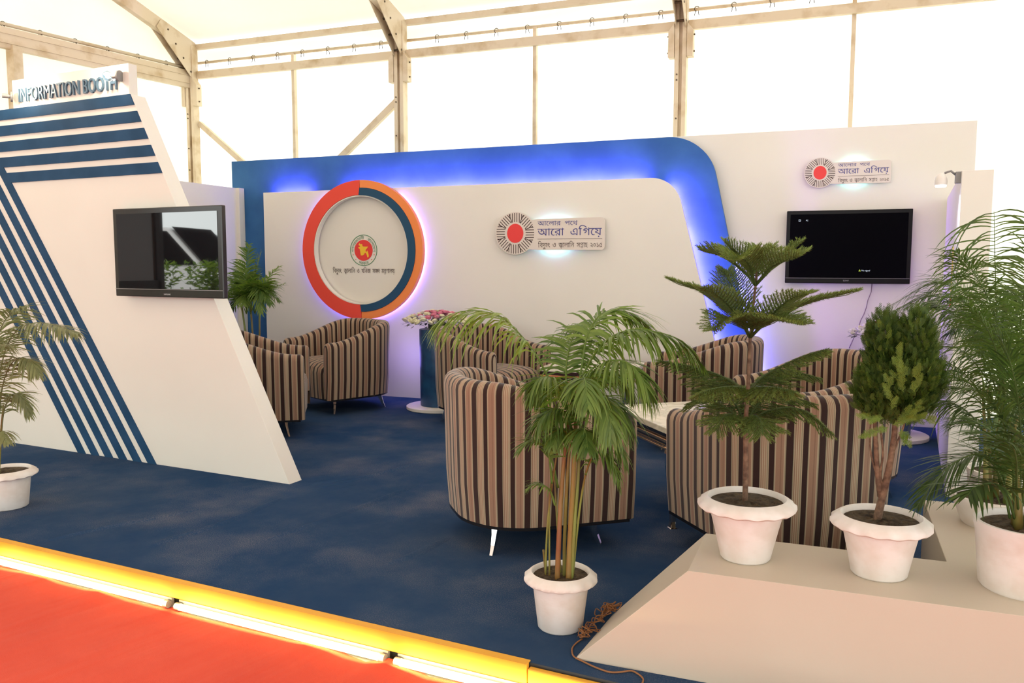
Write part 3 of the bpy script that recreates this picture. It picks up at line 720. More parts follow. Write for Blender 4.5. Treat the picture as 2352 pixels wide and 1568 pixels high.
cp = [at(x, y, 6.975) for x, y in ((2003, 650), (2001, 670), (1993, 690), (1990, 705), (1984, 722), (1977, 735), (1972, 750), (1966, 765), (1958, 782), (1950, 800))]
g = G(); g.tube(cp, .0035, 6); obj('power_cable', g, M_wire, smooth=True, label='thin grey cable dangling below the wall television', cat='cable')

# sign lettering on top of the striped wall and two flood lamps
SG = empty('sign_lettering', tuple(LW.location), LW.rotation_euler.z, label='blue capital letters reading INFORMATION BOOTH on the board above the stripes', cat='lettering')
word = 'INFORMATION BOOTH'; x = -2.20; rows_w = {}
tot = sum(width(c) if c != ' ' else .3 for c in word); sc_ = .94/tot
for c in word:
    w_ = width(c) if c != ' ' else .3
    if c != ' ':
        rows = fillrows(contours(c), .04); g = G()
        for a, b, q0, q1 in rows: g.box((x+a*sc_, -.012, 2.300+q0*.125), (x+b*sc_, .0018, 2.300+q1*.125))
        obj('letter', g, M_signletter, SG)
    x += w_*sc_
def flood(loc, d, label, arm, col=(1, .9, .7)):
    """round base, short arm and glass globe with a lit bulb"""
    d = Vector(d).normalized(); e = empty('flood_lamp', loc, label=label, cat='lamp', group='globe lamps over the stripes')
    g = G(); g.tube([(0, 0, 0), d*.012], .034, 20); obj('base_disc', g, M_grey, e, 40)
    g = G(); g.tube([d*.012, d*(arm*.6)], [.012, .016], 12); obj('socket', g, M_grey, e, 40)
    c = d*arm; g = G(); g.lathe([(.001, -.032), (.02, -.026), (.031, -.01), (.031, .01), (.02, .026), (.001, .032)], 20, c); gl_ = obj('glass_globe', g, M_glass, e, True)
    g = G(); g.lathe([(.001, -.012), (.011, -.006), (.011, .006), (.001, .012)], 12, c); obj('bulb', g, M_bulb, gl_, True)
    light('flood_glow', 'POINT', Vector(loc)+c+Vector((0, -.045, .03)), 3.5, col, .03)
def lwp(u, z, off): return LW.location+Vector((.9968, -.0804, 0))*-u+Vector((-.0804, -.9968, 0))*off+Vector((0, 0, z))
flood(lwp(1.215, 2.372, .02), (-.9968-.05, .0804-.25, .03), 'globe lamp at the right end of the lettered sign board', .085)
flood(lwp(2.235, 2.335, .02), (-.9968+.6, .0804-.55, .03), 'globe lamp at the left end of the lettered sign board', .10)
light('sign_wash', 'POINT', lwp(2.05, 2.40, .10), 3.0, (1, .9, .7), .03)

# spot lamp on the right side wall
sp = Vector((.601, 5.0, at(2192, 408, 5.0).z)); e = empty('spot_lamp', sp, label='small white dome spot lamp on the narrow side wall', cat='lamp')
g = G(); g.box((-.028, -.02, -.03), (.004, .02, .03)); obj('mount', g, M_grey, e, bevel=.003)
g = G(); g.tube([(-.02, 0, .01), (-.05, -.01, .035), (-.08, -.01, .025)], .006, 8); obj('arm', g, M_grey, e, True)
g = G(); g.lathe([(.030, -.05), (.031, -.03), (.028, -.01), (.018, .008), (.004, .014)], 24, (-.095, -.01, .012)); obj('dome', g, mat('white_lamp_shell', (.8, .76, .7), .3), e, 50)
g = G(); g.lathe([(.025, -.006), (.027, 0)], 24, (-.095, -.01, -.042)); obj('lamp_disc', g, M_ledw, e)
light('spot_glow', 'SPOT', sp+Vector((-.098, -.012, -.055)), 6, (.72, .68, 1), .02, aim=(.35, .25, -1), spot_size=radians(110), spot_blend=.6)

# ------------------------------------------------------------------ white plinth with pots
g = G()
lo = [(-.729, 2.42), (1.9, 2.42), (1.9, 3.51), (.35, 3.51), (.35, 2.79), (-.70, 2.79)]
hi = [(-.379, 2.42), (1.9, 2.42), (1.9, 3.51), (.35, 3.51), (.35, 2.79), (-.379, 2.79)]
a = [g.vert((x, y, 0)) for x, y in lo]; b = [g.vert((x, y, .338)) for x, y in hi]
for k in range(6): g.face((a[k], a[(k+1) % 6], b[(k+1) % 6], b[k]))
g.face((b[0], b[1], b[4], b[5])); g.face((b[1], b[2], b[3], b[4])); g.face((a[0], a[5], a[4], a[1])); g.face((a[1], a[4], a[3], a[2]))
obj('planter_plinth', g, M_plinth, bevel=.002, label='low white planter plinth with a sloping end at the stage front', cat='plinth')

# ------------------------------------------------------------------ pots
def pot_parts(e, rb, rt, h, rim=True, soil_drop=.018, seg=48, hl=.03):
    if rim:
        prof = [(rb*.93, 0), (rb, .006), (rb*1.0+(rt*.80-rb)*.5, h*.5), (rt*.775, h-.030), (rt*.80, h-.031), (rt*.96, h-.036), (rt, h-.031), (rt*.995, h-.021), (rt*.88, h-.006), (rt*.80, h), (rt*.77, h-.003), (rt*.745, h-soil_drop-.01)]
        g = G(); g.lathe(prof, 96, wave=(5, 7, .0022, 16)); po_ = obj('pot', g, M_pot, e, 50)
        rs = rt*.75
    else:
        prof = [(rb*.95, 0), (rb, .008), ((rb+rt)*.5, h*.5), (rt*.99, h-.03), (rt*1.03, h-.012), (rt*1.02, h), (rt*.95, h), (rt*.92, h-.02), (rt*.91, h-soil_drop-.01)]
        g = G(); g.lathe(prof, 64); po_ = obj('pot', g, M_pot, e, 50)
        rs = rt*.915
    g = G(); idn = []
    random.seed(int(rb*1e4)+7)
    c = g.vert((0, 0, h-soil_drop+.006)); prev = None
    for k in range(1, 7):
        ringv = [g.vert((rs*k/6*cos(2*pi*j/28), rs*k/6*sin(2*pi*j/28), h-soil_drop+random.uniform(-.004, .006)*(k < 6))) for j in range(28)]
        for j in range(28):
            if prev is None: g.face((c, ringv[j], ringv[(j+1) % 28]))
            else: g.face((prev[j], ringv[j], ringv[(j+1) % 28], prev[(j+1) % 28]))
        prev = ringv
    obj('soil', g, M_soil, po_, True)

# ------------------------------------------------------------------ leaves
def catmull(pts, n):
    pts = [Vector(p) for p in pts]
    if len(pts) < 3: return [pts[0].lerp(pts[-1], k/n) for k in range(n+1)]
    P_ = [pts[0]*2-pts[1]]+pts+[pts[-1]*2-pts[-2]]; out = []; m = len(pts)-1
    for k in range(n+1):
        t = k/n*m; i = min(int(t), m-1); f = t-i; a, b, c, d = P_[i:i+4]
        out.append(.5*((2*b)+(c-a)*f+(2*a-5*b+4*c-d)*f*f+(3*b-a-3*c+d)*f**3))
    return out
def frond_geo(pts, nl=26, ll=.14, lw=.006, droop=.5, ang=55, start=.25, rw=.004, seed=0, seg=4, tint=(.2, .9), tipf=.45, vee=.25, updir=None, dens=1.9, flat=False):
    """a feather leaf: midrib along pts with leaflets on both sides that bend down under their weight"""
    rnd = random.Random(seed); path = catmull(pts, 28); g = G(); g.tint = .6
    n = len(path); nl = int(nl*dens); ll *= 1.15; lw *= .66; g.tube(path, [rw*(1-.8*k/(n-1)) for k in range(n)], 5)
    base_t = rnd.uniform(*tint)
    for k in range(nl):
        t = start+(1-start)*(k+.5)/nl; f = t*(n-1); i = min(int(f), n-2); p = path[i].lerp(path[i+1], f-i)
        tan = (path[i+1]-path[i]).normalized(); up = Vector(updir) if updir else Vector((0, 0, 1))
        side = tan.cross(up)
        side = side.normalized() if side.length > .15 else tan.cross(Vector((.3, -.9, .2))).normalized()
        nrm = side.cross(tan).normalized()
        for sg in (-1, 1):
            s_ = (t-start)/(1-start); s_ = .35 if flat else s_; ln = ll*(.35+.65*sin(pi*min(1, s_*.85+.18)))*rnd.uniform(.72, 1.18)*(1 if s_ < .9 else .8)
            a = radians(ang*(1-.45*s_)*rnd.uniform(.85, 1.15)); d = (tan*cos(a)+side*sg*sin(a)+nrm*vee*rnd.uniform(.4, 1.3)).normalized()
            g.tint = min(1, max(0, base_t+rnd.uniform(-.25, .25))); w = lw*rnd.uniform(.8, 1.15)
            dr = droop*rnd.uniform(.45, 1.5); prev = None; q = p.copy(); dd = d.copy()
            for j in range(seg+1):
                v = j/seg; wd = w*(1-v)**.6*(.55+1.0*min(1, v*3)) if v < 1 else w*.05
                cr = dd.cross(nrm); cr = cr.normalized() if cr.length > .05 else side
                cur = (g.vert(q-cr*wd), g.vert(q+cr*wd))
                if prev: g.face((prev[0], prev[1], cur[1], cur[0]))
                prev = cur
                dd = (dd+Vector((0, 0, -dr/seg*1.1))).normalized(); q = q+dd*(ln/seg)
    return g
def local(pts, o): return [Vector(p)-Vector(o) for p in pts]

def pxpath(lst, o): return [at(*p)-Vector(o) for p in lst]
# --- near palm on the carpet
o = Vector((-.845, 2.63, 0)); e = empty('potted_palm', o, label='potted areca palm standing on the blue carpet at the stage front', cat='potted plant')
pot_parts(e, .078, .126, .200)
Y = 2.62
def stem(e, lst, r0, r1, m, o): g = G(); pts = catmull(pxpath(lst, o), 14); g.tube(pts, [r0+(r1-r0)*k/(len(pts)-1) for k in range(len(pts))], 8); obj('stem', g, m, e, True)
for lst, r0, r1, m in [([(1255, 1350, Y+.02), (1252, 1300, Y+.02), (1248, 1262, Y+.02)], .005, .004, M_stemg),
    ([(1279, 1362, Y-.02), (1283, 1250, Y-.02), (1290, 1120, Y), (1303, 980, Y), (1312, 880, Y)], .010, .005, M_stemr),
    ([(1296, 1345, Y+.01), (1297, 1230, Y+.01), (1303, 1100, Y), (1312, 980, Y)], .007, .005, M_stemg),
    ([(1305, 1355, Y-.01), (1309, 1240, Y), (1317, 1100, Y), (1323, 960, Y), (1322, 880, Y)], .011, .006, M_stemr),
    ([(1312, 1345, Y), (1318, 1230, Y), (1328, 1090, Y+.01), (1333, 960, Y+.02)], .007, .005, M_stemg),
    ([(1290, 1350, Y+.03), (1280, 1200, Y+.04), (1272, 1080, Y+.05), (1262, 1010, Y+.04)], .004, .003, M_stemg),
    ([(1314, 1340, Y+.02), (1330, 1180, Y+.0), (1345, 1090, Y-.03), (1362, 1045, Y-.05)], .004, .003, M_stemg),
    ([(1252, 1345, Y), (1258, 1200, Y), (1276, 1060, Y), (1296, 960, Y)], .004, .003, M_stemg),
    ([(1262, 1350, Y), (1262, 1230, Y), (1262, 1150, Y), (1270, 1080, Y)], .0035, .003, M_stemg)]: stem(e, lst, r0, r1, m, o)
def fr(e, lst, o, m=M_palm, **k):
    obj('frond', frond_geo(pxpath(lst, o), **k), m, e, True)
FR = [([(1300, 940, Y), (1262, 872, Y-.02), (1233, 818, Y-.05), (1197, 771, Y-.08), (1150, 727, Y-.12), (1090, 713, Y-.16), (1035, 722, Y-.20), (1000, 745, Y-.22)], dict(nl=24, ll=.19, lw=.0058, droop=1.5, ang=48, start=.30, tint=(.8, .95), vee=.2)),
      ([(1325, 930, Y), (1335, 850, Y+.03), (1350, 770, Y+.06), (1380, 722, Y+.10), (1425, 713, Y+.14), (1470, 730, Y+.18), (1500, 765, Y+.2)], dict(nl=38, ll=.16, droop=1.2, tint=(.35, .6), start=.3)),
      ([(1325, 920, Y), (1345, 850, Y-.03), (1390, 785, Y-.06), (1450, 757, Y-.08), (1520, 765, Y-.08), (1575, 790, Y-.06), (1615, 840, Y-.04)], dict(nl=46, ll=.15, droop=1.5, tint=(.45, .7), start=.25)),
      ([(1322, 930, Y), (1350, 870, Y-.08), (1395, 830, Y-.15), (1445, 835, Y-.2), (1480, 880, Y-.22), (1495, 940, Y-.22)], dict(nl=38, ll=.13, droop=1.5, tint=(.4, .7), start=.2)),
      ([(1310, 960, Y), (1290, 900, Y-.08), (1268, 868, Y-.15), (1235, 872, Y-.2), (1212, 915, Y-.22)], dict(nl=30, ll=.12, droop=1.5, tint=(.2, .5), start=.15)),
      ([(1315, 960, Y), (1330, 900, Y-.12), (1340, 868, Y-.22), (1345, 880, Y-.3), (1350, 930, Y-.36)], dict(nl=34, ll=.13, droop=1.6, tint=(.15, .45), start=.15)),
      ([(1320, 980, Y), (1370, 920, Y-.02), (1410, 920, Y-.04), (1435, 960, Y-.05), (1445, 1010, Y-.05)], dict(nl=30, ll=.12, droop=1.6, tint=(.3, .55), start=.15)),
      ([(1310, 950, Y), (1300, 860, Y+.08), (1310, 790, Y+.15), (1330, 750, Y+.24), (1350, 745, Y+.34)], dict(nl=36, ll=.14, droop=1.3, tint=(.3, .6), start=.25)),
      ([(1310, 950, Y), (1285, 890, Y+.06), (1262, 870, Y+.12), (1245, 890, Y+.18), (1240, 930, Y+.2)], dict(nl=26, ll=.12, droop=1.4, tint=(.2, .5), start=.2)),
      ([(1320, 950, Y), (1345, 880, Y+.1), (1390, 850, Y+.18), (1430, 870, Y+.24), (1450, 920, Y+.26)], dict(nl=32, ll=.13, droop=1.5, tint=(.2, .5), start=.2)),
      ([(1318, 960, Y), (1328, 930, Y-.05), (1350, 905, Y-.12), (1385, 915, Y-.2), (1400, 960, Y-.25), (1405, 1010, Y-.26)], dict(nl=30, ll=.13, droop=1.6, tint=(.3, .6), start=.15)),
      ([(1318, 1000, Y), (1300, 950, Y-.06), (1270, 940, Y-.12), (1240, 965, Y-.16), (1225, 1010, Y-.17)], dict(nl=26, ll=.11, droop=1.4, tint=(.2, .5), start=.1)),
      ([(1282, 1120, Y+.03), (1268, 1060, Y+.02), (1245, 1020, Y), (1215, 1012, Y-.03), (1190, 1035, Y-.05)], dict(nl=20, ll=.085, lw=.005, droop=.7, tint=(.3, .6), start=.3)),
      ([(1268, 1110, Y), (1262, 1050, Y-.02), (1255, 1000, Y-.03), (1247, 960, Y-.04)], dict(nl=16, ll=.075, lw=.005, droop=.5, tint=(.3, .6), start=.3)),
      ([(1275, 1160, Y-.01), (1262, 1125, Y-.02), (1235, 1110, Y-.04), (1212, 1122, Y-.05)], dict(nl=14, ll=.06, lw=.0045, droop=.8, tint=(.3, .6), start=.2)),
      ([(1345, 1090, Y-.03), (1362, 1045, Y-.04), (1390, 1040, Y-.05), (1412, 1075, Y-.06), (1425, 1130, Y-.06)], dict(nl=18, ll=.08, lw=.0045, droop=1.2, tint=(.3, .6), start=.1)),
      ([(1322, 1060, Y), (1350, 1000, Y), (1385, 985, Y-.02), (1420, 1020, Y-.03), (1440, 1070, Y-.03)], dict(nl=26, ll=.11, droop=1.5, tint=(.35, .6), start=.1)),
      ([(1315, 1010, Y), (1330, 985, Y-.1), (1345, 990, Y-.2), (1350, 1030, Y-.26)], dict(nl=22, ll=.11, droop=1.5, tint=(.2, .5), start=.1)),
      ([(1312, 1020, Y), (1300, 990, Y-.05), (1285, 985, Y-.12), (1270, 1020, Y-.18)], dict(nl=18, ll=.10, droop=1.4, tint=(.2, .5), start=.1))]
for k, (lst, kw) in enumerate(FR): fr(e, lst, o, seed=k+1, rw=.0045, **kw)

# --- far left palm
o = Vector((-3.93, 2.93, 0)); e = empty('potted_palm', o, label='pale areca palm in a white pot cut off by the left edge of the picture', cat='potted plant')
pot_parts(e, .095, .145, .20); Y = 2.86
for lst in ([(-15, 1120, Y), (-8, 980, Y), (0, 900, Y)], [(-5, 1120, Y), (2, 1000, Y), (8, 930, Y)]): stem(e, lst, .007, .004, M_stemg, o)
for k, (lst, kw) in enumerate([([(-8, 1000, Y), (0, 860, Y), (25, 775, Y-.02), (75, 742, Y-.05), (130, 748, Y-.08), (178, 765, Y-.1)], dict(nl=30, ll=.15, droop=1.1, start=.3)),
    ([(-8, 980, Y), (-12, 850, Y), (0, 760, Y), (30, 715, Y), (65, 702, Y)], dict(nl=24, ll=.14, droop=1.0, start=.3)),
    ([(-5, 1000, Y), (5, 890, Y-.05), (30, 830, Y-.1), (65, 825, Y-.14), (90, 860, Y-.16)], dict(nl=26, ll=.14, droop=1.3, start=.2)),
    ([(-8, 1020, Y), (-20, 880, Y-.1), (-10, 800, Y-.2), (15, 790, Y-.3)], dict(nl=26, ll=.15, droop=1.3, start=.2)),
    ([(0, 1020, Y), (10, 940, Y), (30, 905, Y), (52, 915, Y), (68, 955, Y)], dict(nl=18, ll=.11, droop=1.2, start=.2)),
    ([(-8, 1020, Y), (-50, 900, Y), (-110, 840, Y), (-170, 860, Y)], dict(nl=26, ll=.15, droop=1.3, start=.2)),
    ([(-5, 1030, Y), (0, 1000, Y-.05), (8, 990, Y-.1), (15, 1020, Y-.14)], dict(nl=12, ll=.09, droop=1.3, start=.1))]):
    fr(e, lst, o, M_palmgrey, seed=40+k, tint=(.4, .8), lw=.0065, **kw)

# --- palm behind the leftmost armchair
Y = 6.25; b = at(582, 940, Y); o = Vector((b.x, Y, 0)); e = empty('potted_palm', o, label='areca palm standing behind the leftmost armchair against the blue panel', cat='potted plant')
pot_parts(e, .11, .17, .26)
for dx in (-.05, 0, .05):
    g = G(); g.tube([(dx, 0, .24), (dx*1.6, .02, .6), (dx*2, 0, .85)], .009, 8); obj('stem', g, M_stemg, e, True)
tips = [(572, 562, 0), (600, 578, .1), (640, 612, -.05), (655, 650, -.1), (530, 640, -.1), (515, 690, -.05), (525, 720, .05), (622, 700, -.2), (600, 720, -.25), (560, 700, -.25), (548, 600, .1), (618, 640, .15), (580, 640, -.2), (640, 690, .0), (545, 660, .1), (600, 660, -.15)]
for k, (tx, ty, dy) in enumerate(tips):
    t3 = at(tx, ty, Y+dy*.8)-o; b3 = Vector(((k % 3-1)*.05, 0, .78)); mid = b3.lerp(t3, .5)+Vector((0, 0, .14+.05*(k % 3)))
    if t3.z > .95: mid = b3.lerp(t3, .55)+Vector(((t3.x-b3.x)*-.25, 0, .02))
    obj('frond', frond_geo([b3, b3.lerp(mid, .55)+Vector((0, 0, .04)), mid, t3], nl=20, ll=.17, lw=.0075, droop=.8, start=.3, seed=60+k, tint=(.15, .7)), M_palm, e, True)

# --- araucaria in the left pot on the plinth
o = Vector((-.232, 2.60, .338)); e = empty('potted_conifer', o, label='tiered araucaria with flat whorled branches in a scalloped white pot on the plinth', cat='potted plant')
pot_parts(e, .076, .148, .195); Y = 2.60
tr = pxpath([(1711, 1165, Y), (1713, 1060, Y), (1712, 980, Y), (1718, 900, Y), (1722, 800, Y), (1728, 720, Y), (1736, 650, Y), (1738, 600, Y)], o)
g = G(); pts = catmull(tr, 24); g.tube(pts, [.0088-.0062*k/24 for k in range(25)], 8); obj('trunk', g, M_bark, e, True)
def twig(g, a, b, rnd, r=.006, n=11, t0=.4):
    """bristly shoot: thin core with short curved needles all round"""
    a = Vector(a); b = Vector(b); d = (b-a); L_ = d.length
    if L_ < .004: return
    d.normalize(); u = d.orthogonal().normalized(); v = d.cross(u)
    g.tint = max(0, t0-.2); g.tube([a, a.lerp(b, .6)+Vector((0, 0, -L_*.05)), b], [.0019, .0015, .0008], 4, False)
    n = max(5, int(L_/.0042))
    for k in range(n):
        t = k/n; p = a.lerp(b, t)
        for j in range(4):
            an = rnd.uniform(0, 2*pi); s = (u*cos(an)+v*sin(an)); q = p+s*r*rnd.uniform(.8, 1.3)*(1.05-.35*t)+d*r*1.1
            g.tint = min(1, max(0, t0+rnd.uniform(-.2, .2)+.35*t)); w = d.cross(s)*.0011
            g.face((g.vert(p-w), g.vert(p+w), g.vert(q)))
def branch(pts, seed, nl=15, ll=.085, t0=.35, up=.0, hang=.35, wide=1.):
    rnd = random.Random(seed); path = catmull(pts, 24); n = len(path); g = G(); g.tint = .15
    g.tube(path, [.0045*(1-.75*k/(n-1)) for k in range(n)], 5)
    L_ = sum((path[k+1]-path[k]).length for k in range(n-1))
    twig(g, path[-7], path[-1], rnd, .007, t0=t0+.2)
    for k in range(nl):
        t = .16+.82*k/nl; f = t*(n-1); i = min(int(f), n-2); p = path[i].lerp(path[i+1], f-i); tan = (path[i+1]-path[i]).normalized()
        side = tan.cross(Vector((0, 0, 1))); side = side.normalized() if side.length > .2 else Vector((1, 0, 0))
        for sg in (-1, 1):
            ln = ll*wide*(.5+.6*sin(pi*min(1, t*.9+.1)))*rnd.uniform(.8, 1.15)*(1.15-t*.65)
            d = (tan*.75+side*sg*.8+Vector((0, 0, up-hang*.4*rnd.uniform(.5, 1.2)))).normalized()
            twig(g, p, p+d*ln, rnd, .0080, t0=t0+.15*t)
    return g
BR = [([(1736, 655), (1715, 610), (1690, 578), (1662, 552)], [0, -.03, -.06, -.08], .5), ([(1736, 655), (1765, 625), (1805, 585), (1842, 552)], [0, .0, .0, -.02], .55),
      ([(1737, 652), (1770, 615), (1805, 598), (1840, 585)], [0, -.05, -.1, -.13], .55), ([(1735, 655), (1710, 625), (1660, 590), (1603, 572)], [0, .02, .03, .03], .5),
      ([(1735, 655), (1722, 610), (1700, 592), (1685, 600)], [0, -.06, -.14, -.2], .6), ([(1736, 650), (1740, 620), (1748, 590), (1752, 570)], [0, .08, .15, .2], .4),
      ([(1723, 775), (1690, 715), (1625, 675), (1529, 638)], [0, .02, .03, .02], .45), ([(1723, 775), (1770, 735), (1860, 695), (1982, 664)], [0, .02, .02, .0], .45),
      ([(1723, 775), (1760, 735), (1810, 690), (1860, 672)], [0, -.08, -.15, -.2], .45), ([(1723, 772), (1690, 720), (1650, 680), (1612, 660)], [0, -.07, -.15, -.2], .35),
      ([(1722, 775), (1700, 700), (1680, 650), (1668, 618)], [0, .1, .18, .22], .2), ([(1723, 775), (1740, 740), (1790, 735), (1850, 745)], [0, -.12, -.2, -.26], .35), ([(1722, 775), (1700, 740), (1665, 735), (1635, 760)], [0, -.1, -.18, -.22], .35),
      ([(1717, 905), (1670, 870), (1600, 845), (1506, 826)], [0, .02, .03, .03], .3), ([(1717, 900), (1760, 860), (1840, 820), (1905, 800)], [0, .02, .0, -.02], .3),
      ([(1717, 905), (1680, 880), (1620, 870), (1560, 790)], [0, .08, .15, .2], .3), ([(1717, 905), (1750, 880), (1800, 850), (1890, 870)], [0, .09, .16, .2], .25),
      ([(1717, 908), (1700, 890), (1650, 890), (1600, 905)], [0, -.1, -.2, -.25], .35), ([(1717, 905), (1740, 890), (1780, 890), (1830, 900)], [0, -.1, -.18, -.22], .3),
      ([(1711, 985), (1680, 945), (1620, 915), (1572, 930)], [0, .03, .04, .04], .35), ([(1711, 985), (1760, 945), (1840, 940), (1918, 1000)], [0, .03, .02, 0], .3),
      ([(1711, 985), (1690, 955), (1665, 955), (1640, 992)], [0, -.08, -.14, -.18], .4), ([(1711, 985), (1730, 955), (1745, 965), (1752, 1000)], [0, -.1, -.16, -.2], .4), ([(1711, 980), (1740, 930), (1790, 905), (1880, 930)], [0, .08, .14, .18], .3), ([(1711, 980), (1690, 930), (1650, 900), (1600, 890)], [0, .08, .14, .18], .3)]
for k, (pl, dy, t0) in enumerate(BR):
    pts = [at(x, y, Y+d)-o for (x, y), d in zip(pl, dy)]
    ln = sum((pts[i+1]-pts[i]).length for i in range(3))
    obj('branch', branch(pts, 100+k, nl=max(10, int(ln/.0125)), ll=(.105 if ln > .2 else .075), t0=t0, up=(.42 if k < 6 else .2 if k < 13 else -.12), hang=(.1 if k < 13 else .9)), M_pine, e, True)

# --- thuja in the middle pot
o = Vector((.150, 2.605, .338)); e = empty('potted_conifer', o, label='bushy dark thuja with a dense egg-shaped crown in a scalloped white pot on the plinth', cat='potted plant')
pot_parts(e, .078, .140, .180); Y = 2.605
for lst, r0, r1 in [([(2012, 1205), (2022, 1160), (2032, 1120), (2045, 1060), (2055, 990), (2060, 900)], .0125, .007), ([(2022, 1140), (2015, 1080), (2012, 1020), (2010, 960), (2020, 880)], .0085, .005), ([(2030, 1120), (2022, 1090), (2028, 1040), (2022, 980)], .004, .003), ([(2040, 1090), (2052, 1040), (2075, 980), (2085, 930)], .0035, .0025), ([(2020, 1110), (2002, 1050), (1998, 1000), (2002, 950)], .003, .002)]:
    g = G(); pts = catmull([at(x, y, Y)-o for x, y in lst], 14); g.tube(pts, [r0+(r1-r0)*k/14 for k in range(15)], 8); obj('trunk', g, M_bark, e, True)
def spray(g, p, d, nrm, ln, rnd, t0):
    d = d.normalized(); s = d.cross(nrm).normalized(); N_ = 6; base = p
    def sliver(a, b, w, t): g.tint = t; c = (b-a).cross(nrm).normalized()*w; g.face((g.vert(a-c), g.vert(a+c), g.vert(b+c*.3), g.vert(b-c*.3)))
    sliver(base, base+d*ln, .0009, t0)
    for k in range(N_):
        t = .12+.8*k/N_; q = base+d*ln*t
        for sg in (-1, 1):
            dd = (d*.8+s*sg*.75+nrm*rnd.uniform(-.15, .15)).normalized(); l2 = ln*.42*(1-t*.75); b = q+dd*l2
            sliver(q, b, .0008, min(1, t0+.12*t+rnd.uniform(-.05, .1)))
            sliver(q+dd*l2*.35, q+dd*l2*.35+(dd*.5+d*.8).normalized()*l2*.5, .0008, min(1, t0+.15))
            sliver(q+dd*l2*.6, q+dd*l2*.6+(dd+s*sg*.6).normalized()*l2*.4, .0008, min(1, t0+.15))
rnd = random.Random(9)
crown = [(Vector(at(2062, 885, Y)-o), (.118, .115, .150)), (Vector(at(2030, 805, Y)-o), (.058, .08, .13)), (Vector(at(2104, 800, Y)-o), (.058, .08, .13)), (Vector(at(2015, 905, Y)-o), (.078, .1, .11)), (Vector(at(2112, 880, Y)-o), (.075, .1, .12))]
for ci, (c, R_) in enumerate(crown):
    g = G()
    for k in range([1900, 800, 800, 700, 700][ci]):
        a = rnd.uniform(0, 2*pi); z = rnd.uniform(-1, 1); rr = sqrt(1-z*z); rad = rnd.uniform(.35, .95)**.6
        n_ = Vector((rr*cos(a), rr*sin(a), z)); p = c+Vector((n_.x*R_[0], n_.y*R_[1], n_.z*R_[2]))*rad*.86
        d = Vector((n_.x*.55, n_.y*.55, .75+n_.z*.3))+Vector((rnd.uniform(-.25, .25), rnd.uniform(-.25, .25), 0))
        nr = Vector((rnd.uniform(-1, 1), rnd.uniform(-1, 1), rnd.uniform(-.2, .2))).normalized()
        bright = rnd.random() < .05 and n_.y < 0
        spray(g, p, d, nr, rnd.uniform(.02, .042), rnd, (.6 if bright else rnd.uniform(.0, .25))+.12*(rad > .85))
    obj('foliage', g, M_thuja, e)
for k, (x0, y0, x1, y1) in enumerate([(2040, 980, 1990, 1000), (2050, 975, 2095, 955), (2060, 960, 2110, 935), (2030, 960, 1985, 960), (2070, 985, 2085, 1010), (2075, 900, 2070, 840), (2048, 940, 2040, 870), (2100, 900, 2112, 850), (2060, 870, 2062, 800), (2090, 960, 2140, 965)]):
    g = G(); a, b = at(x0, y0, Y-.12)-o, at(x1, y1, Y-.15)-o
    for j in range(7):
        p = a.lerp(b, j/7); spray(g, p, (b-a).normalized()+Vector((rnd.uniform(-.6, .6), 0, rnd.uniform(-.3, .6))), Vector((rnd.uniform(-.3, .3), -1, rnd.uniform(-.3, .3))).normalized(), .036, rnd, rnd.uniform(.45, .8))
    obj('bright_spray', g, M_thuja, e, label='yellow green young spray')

# --- right palms
def base_canes(e, h0, o, n=4, r=.05, h=.35, seed=0):
    rnd = random.Random(seed)
    for k in range(n):
        a = 2*pi*k/n+rnd.uniform(-.4, .4); x, y = r*cos(a), r*sin(a)
        g = G(); g.tube([(x, y, h0), (x*1.05, y*1.05, h0+.05), (x*1.3, y*1.3, h0+h*.5), (x*1.8, y*1.8, h0+h)], [.014, .011, .006, .004], 8); obj('stem', g, M_stemg, e, True)
def rand_fronds(e, c0, n, seed, reach=(.35, .6), rise=(.35, .8), az=None, m=M_palmdark, **kw):
    rnd = random.Random(seed)
    for k in range(n):
        a = rnd.uniform(*(az or (0, 2*pi))); L_ = rnd.uniform(*reach); h = rnd.uniform(*rise)
        d = Vector((cos(a), sin(a), 0)); p0 = Vector(c0)
        pts = [p0, p0+d*L_*.2+Vector((0, 0, h*.55)), p0+d*L_*.55+Vector((0, 0, h*.95)), p0+d*L_+Vector((0, 0, h*.80))]
        kk = dict(nl=30, ll=.17, lw=.0036, droop=.8, start=.3, seed=seed*10+k, tint=(.1, .7)); kk.update(kw)
        obj('frond', frond_geo(pts, **kk), m, e, True)
o = Vector((.535, 2.64, .338)); e = empty('potted_palm', o, label='feathery palm in the straight-sided white pot at the right end of the plinth', cat='potted plant')
pot_parts(e, .122, .138, .192, rim=False); base_canes(e, .17, o, 5, .035, .3, 1)
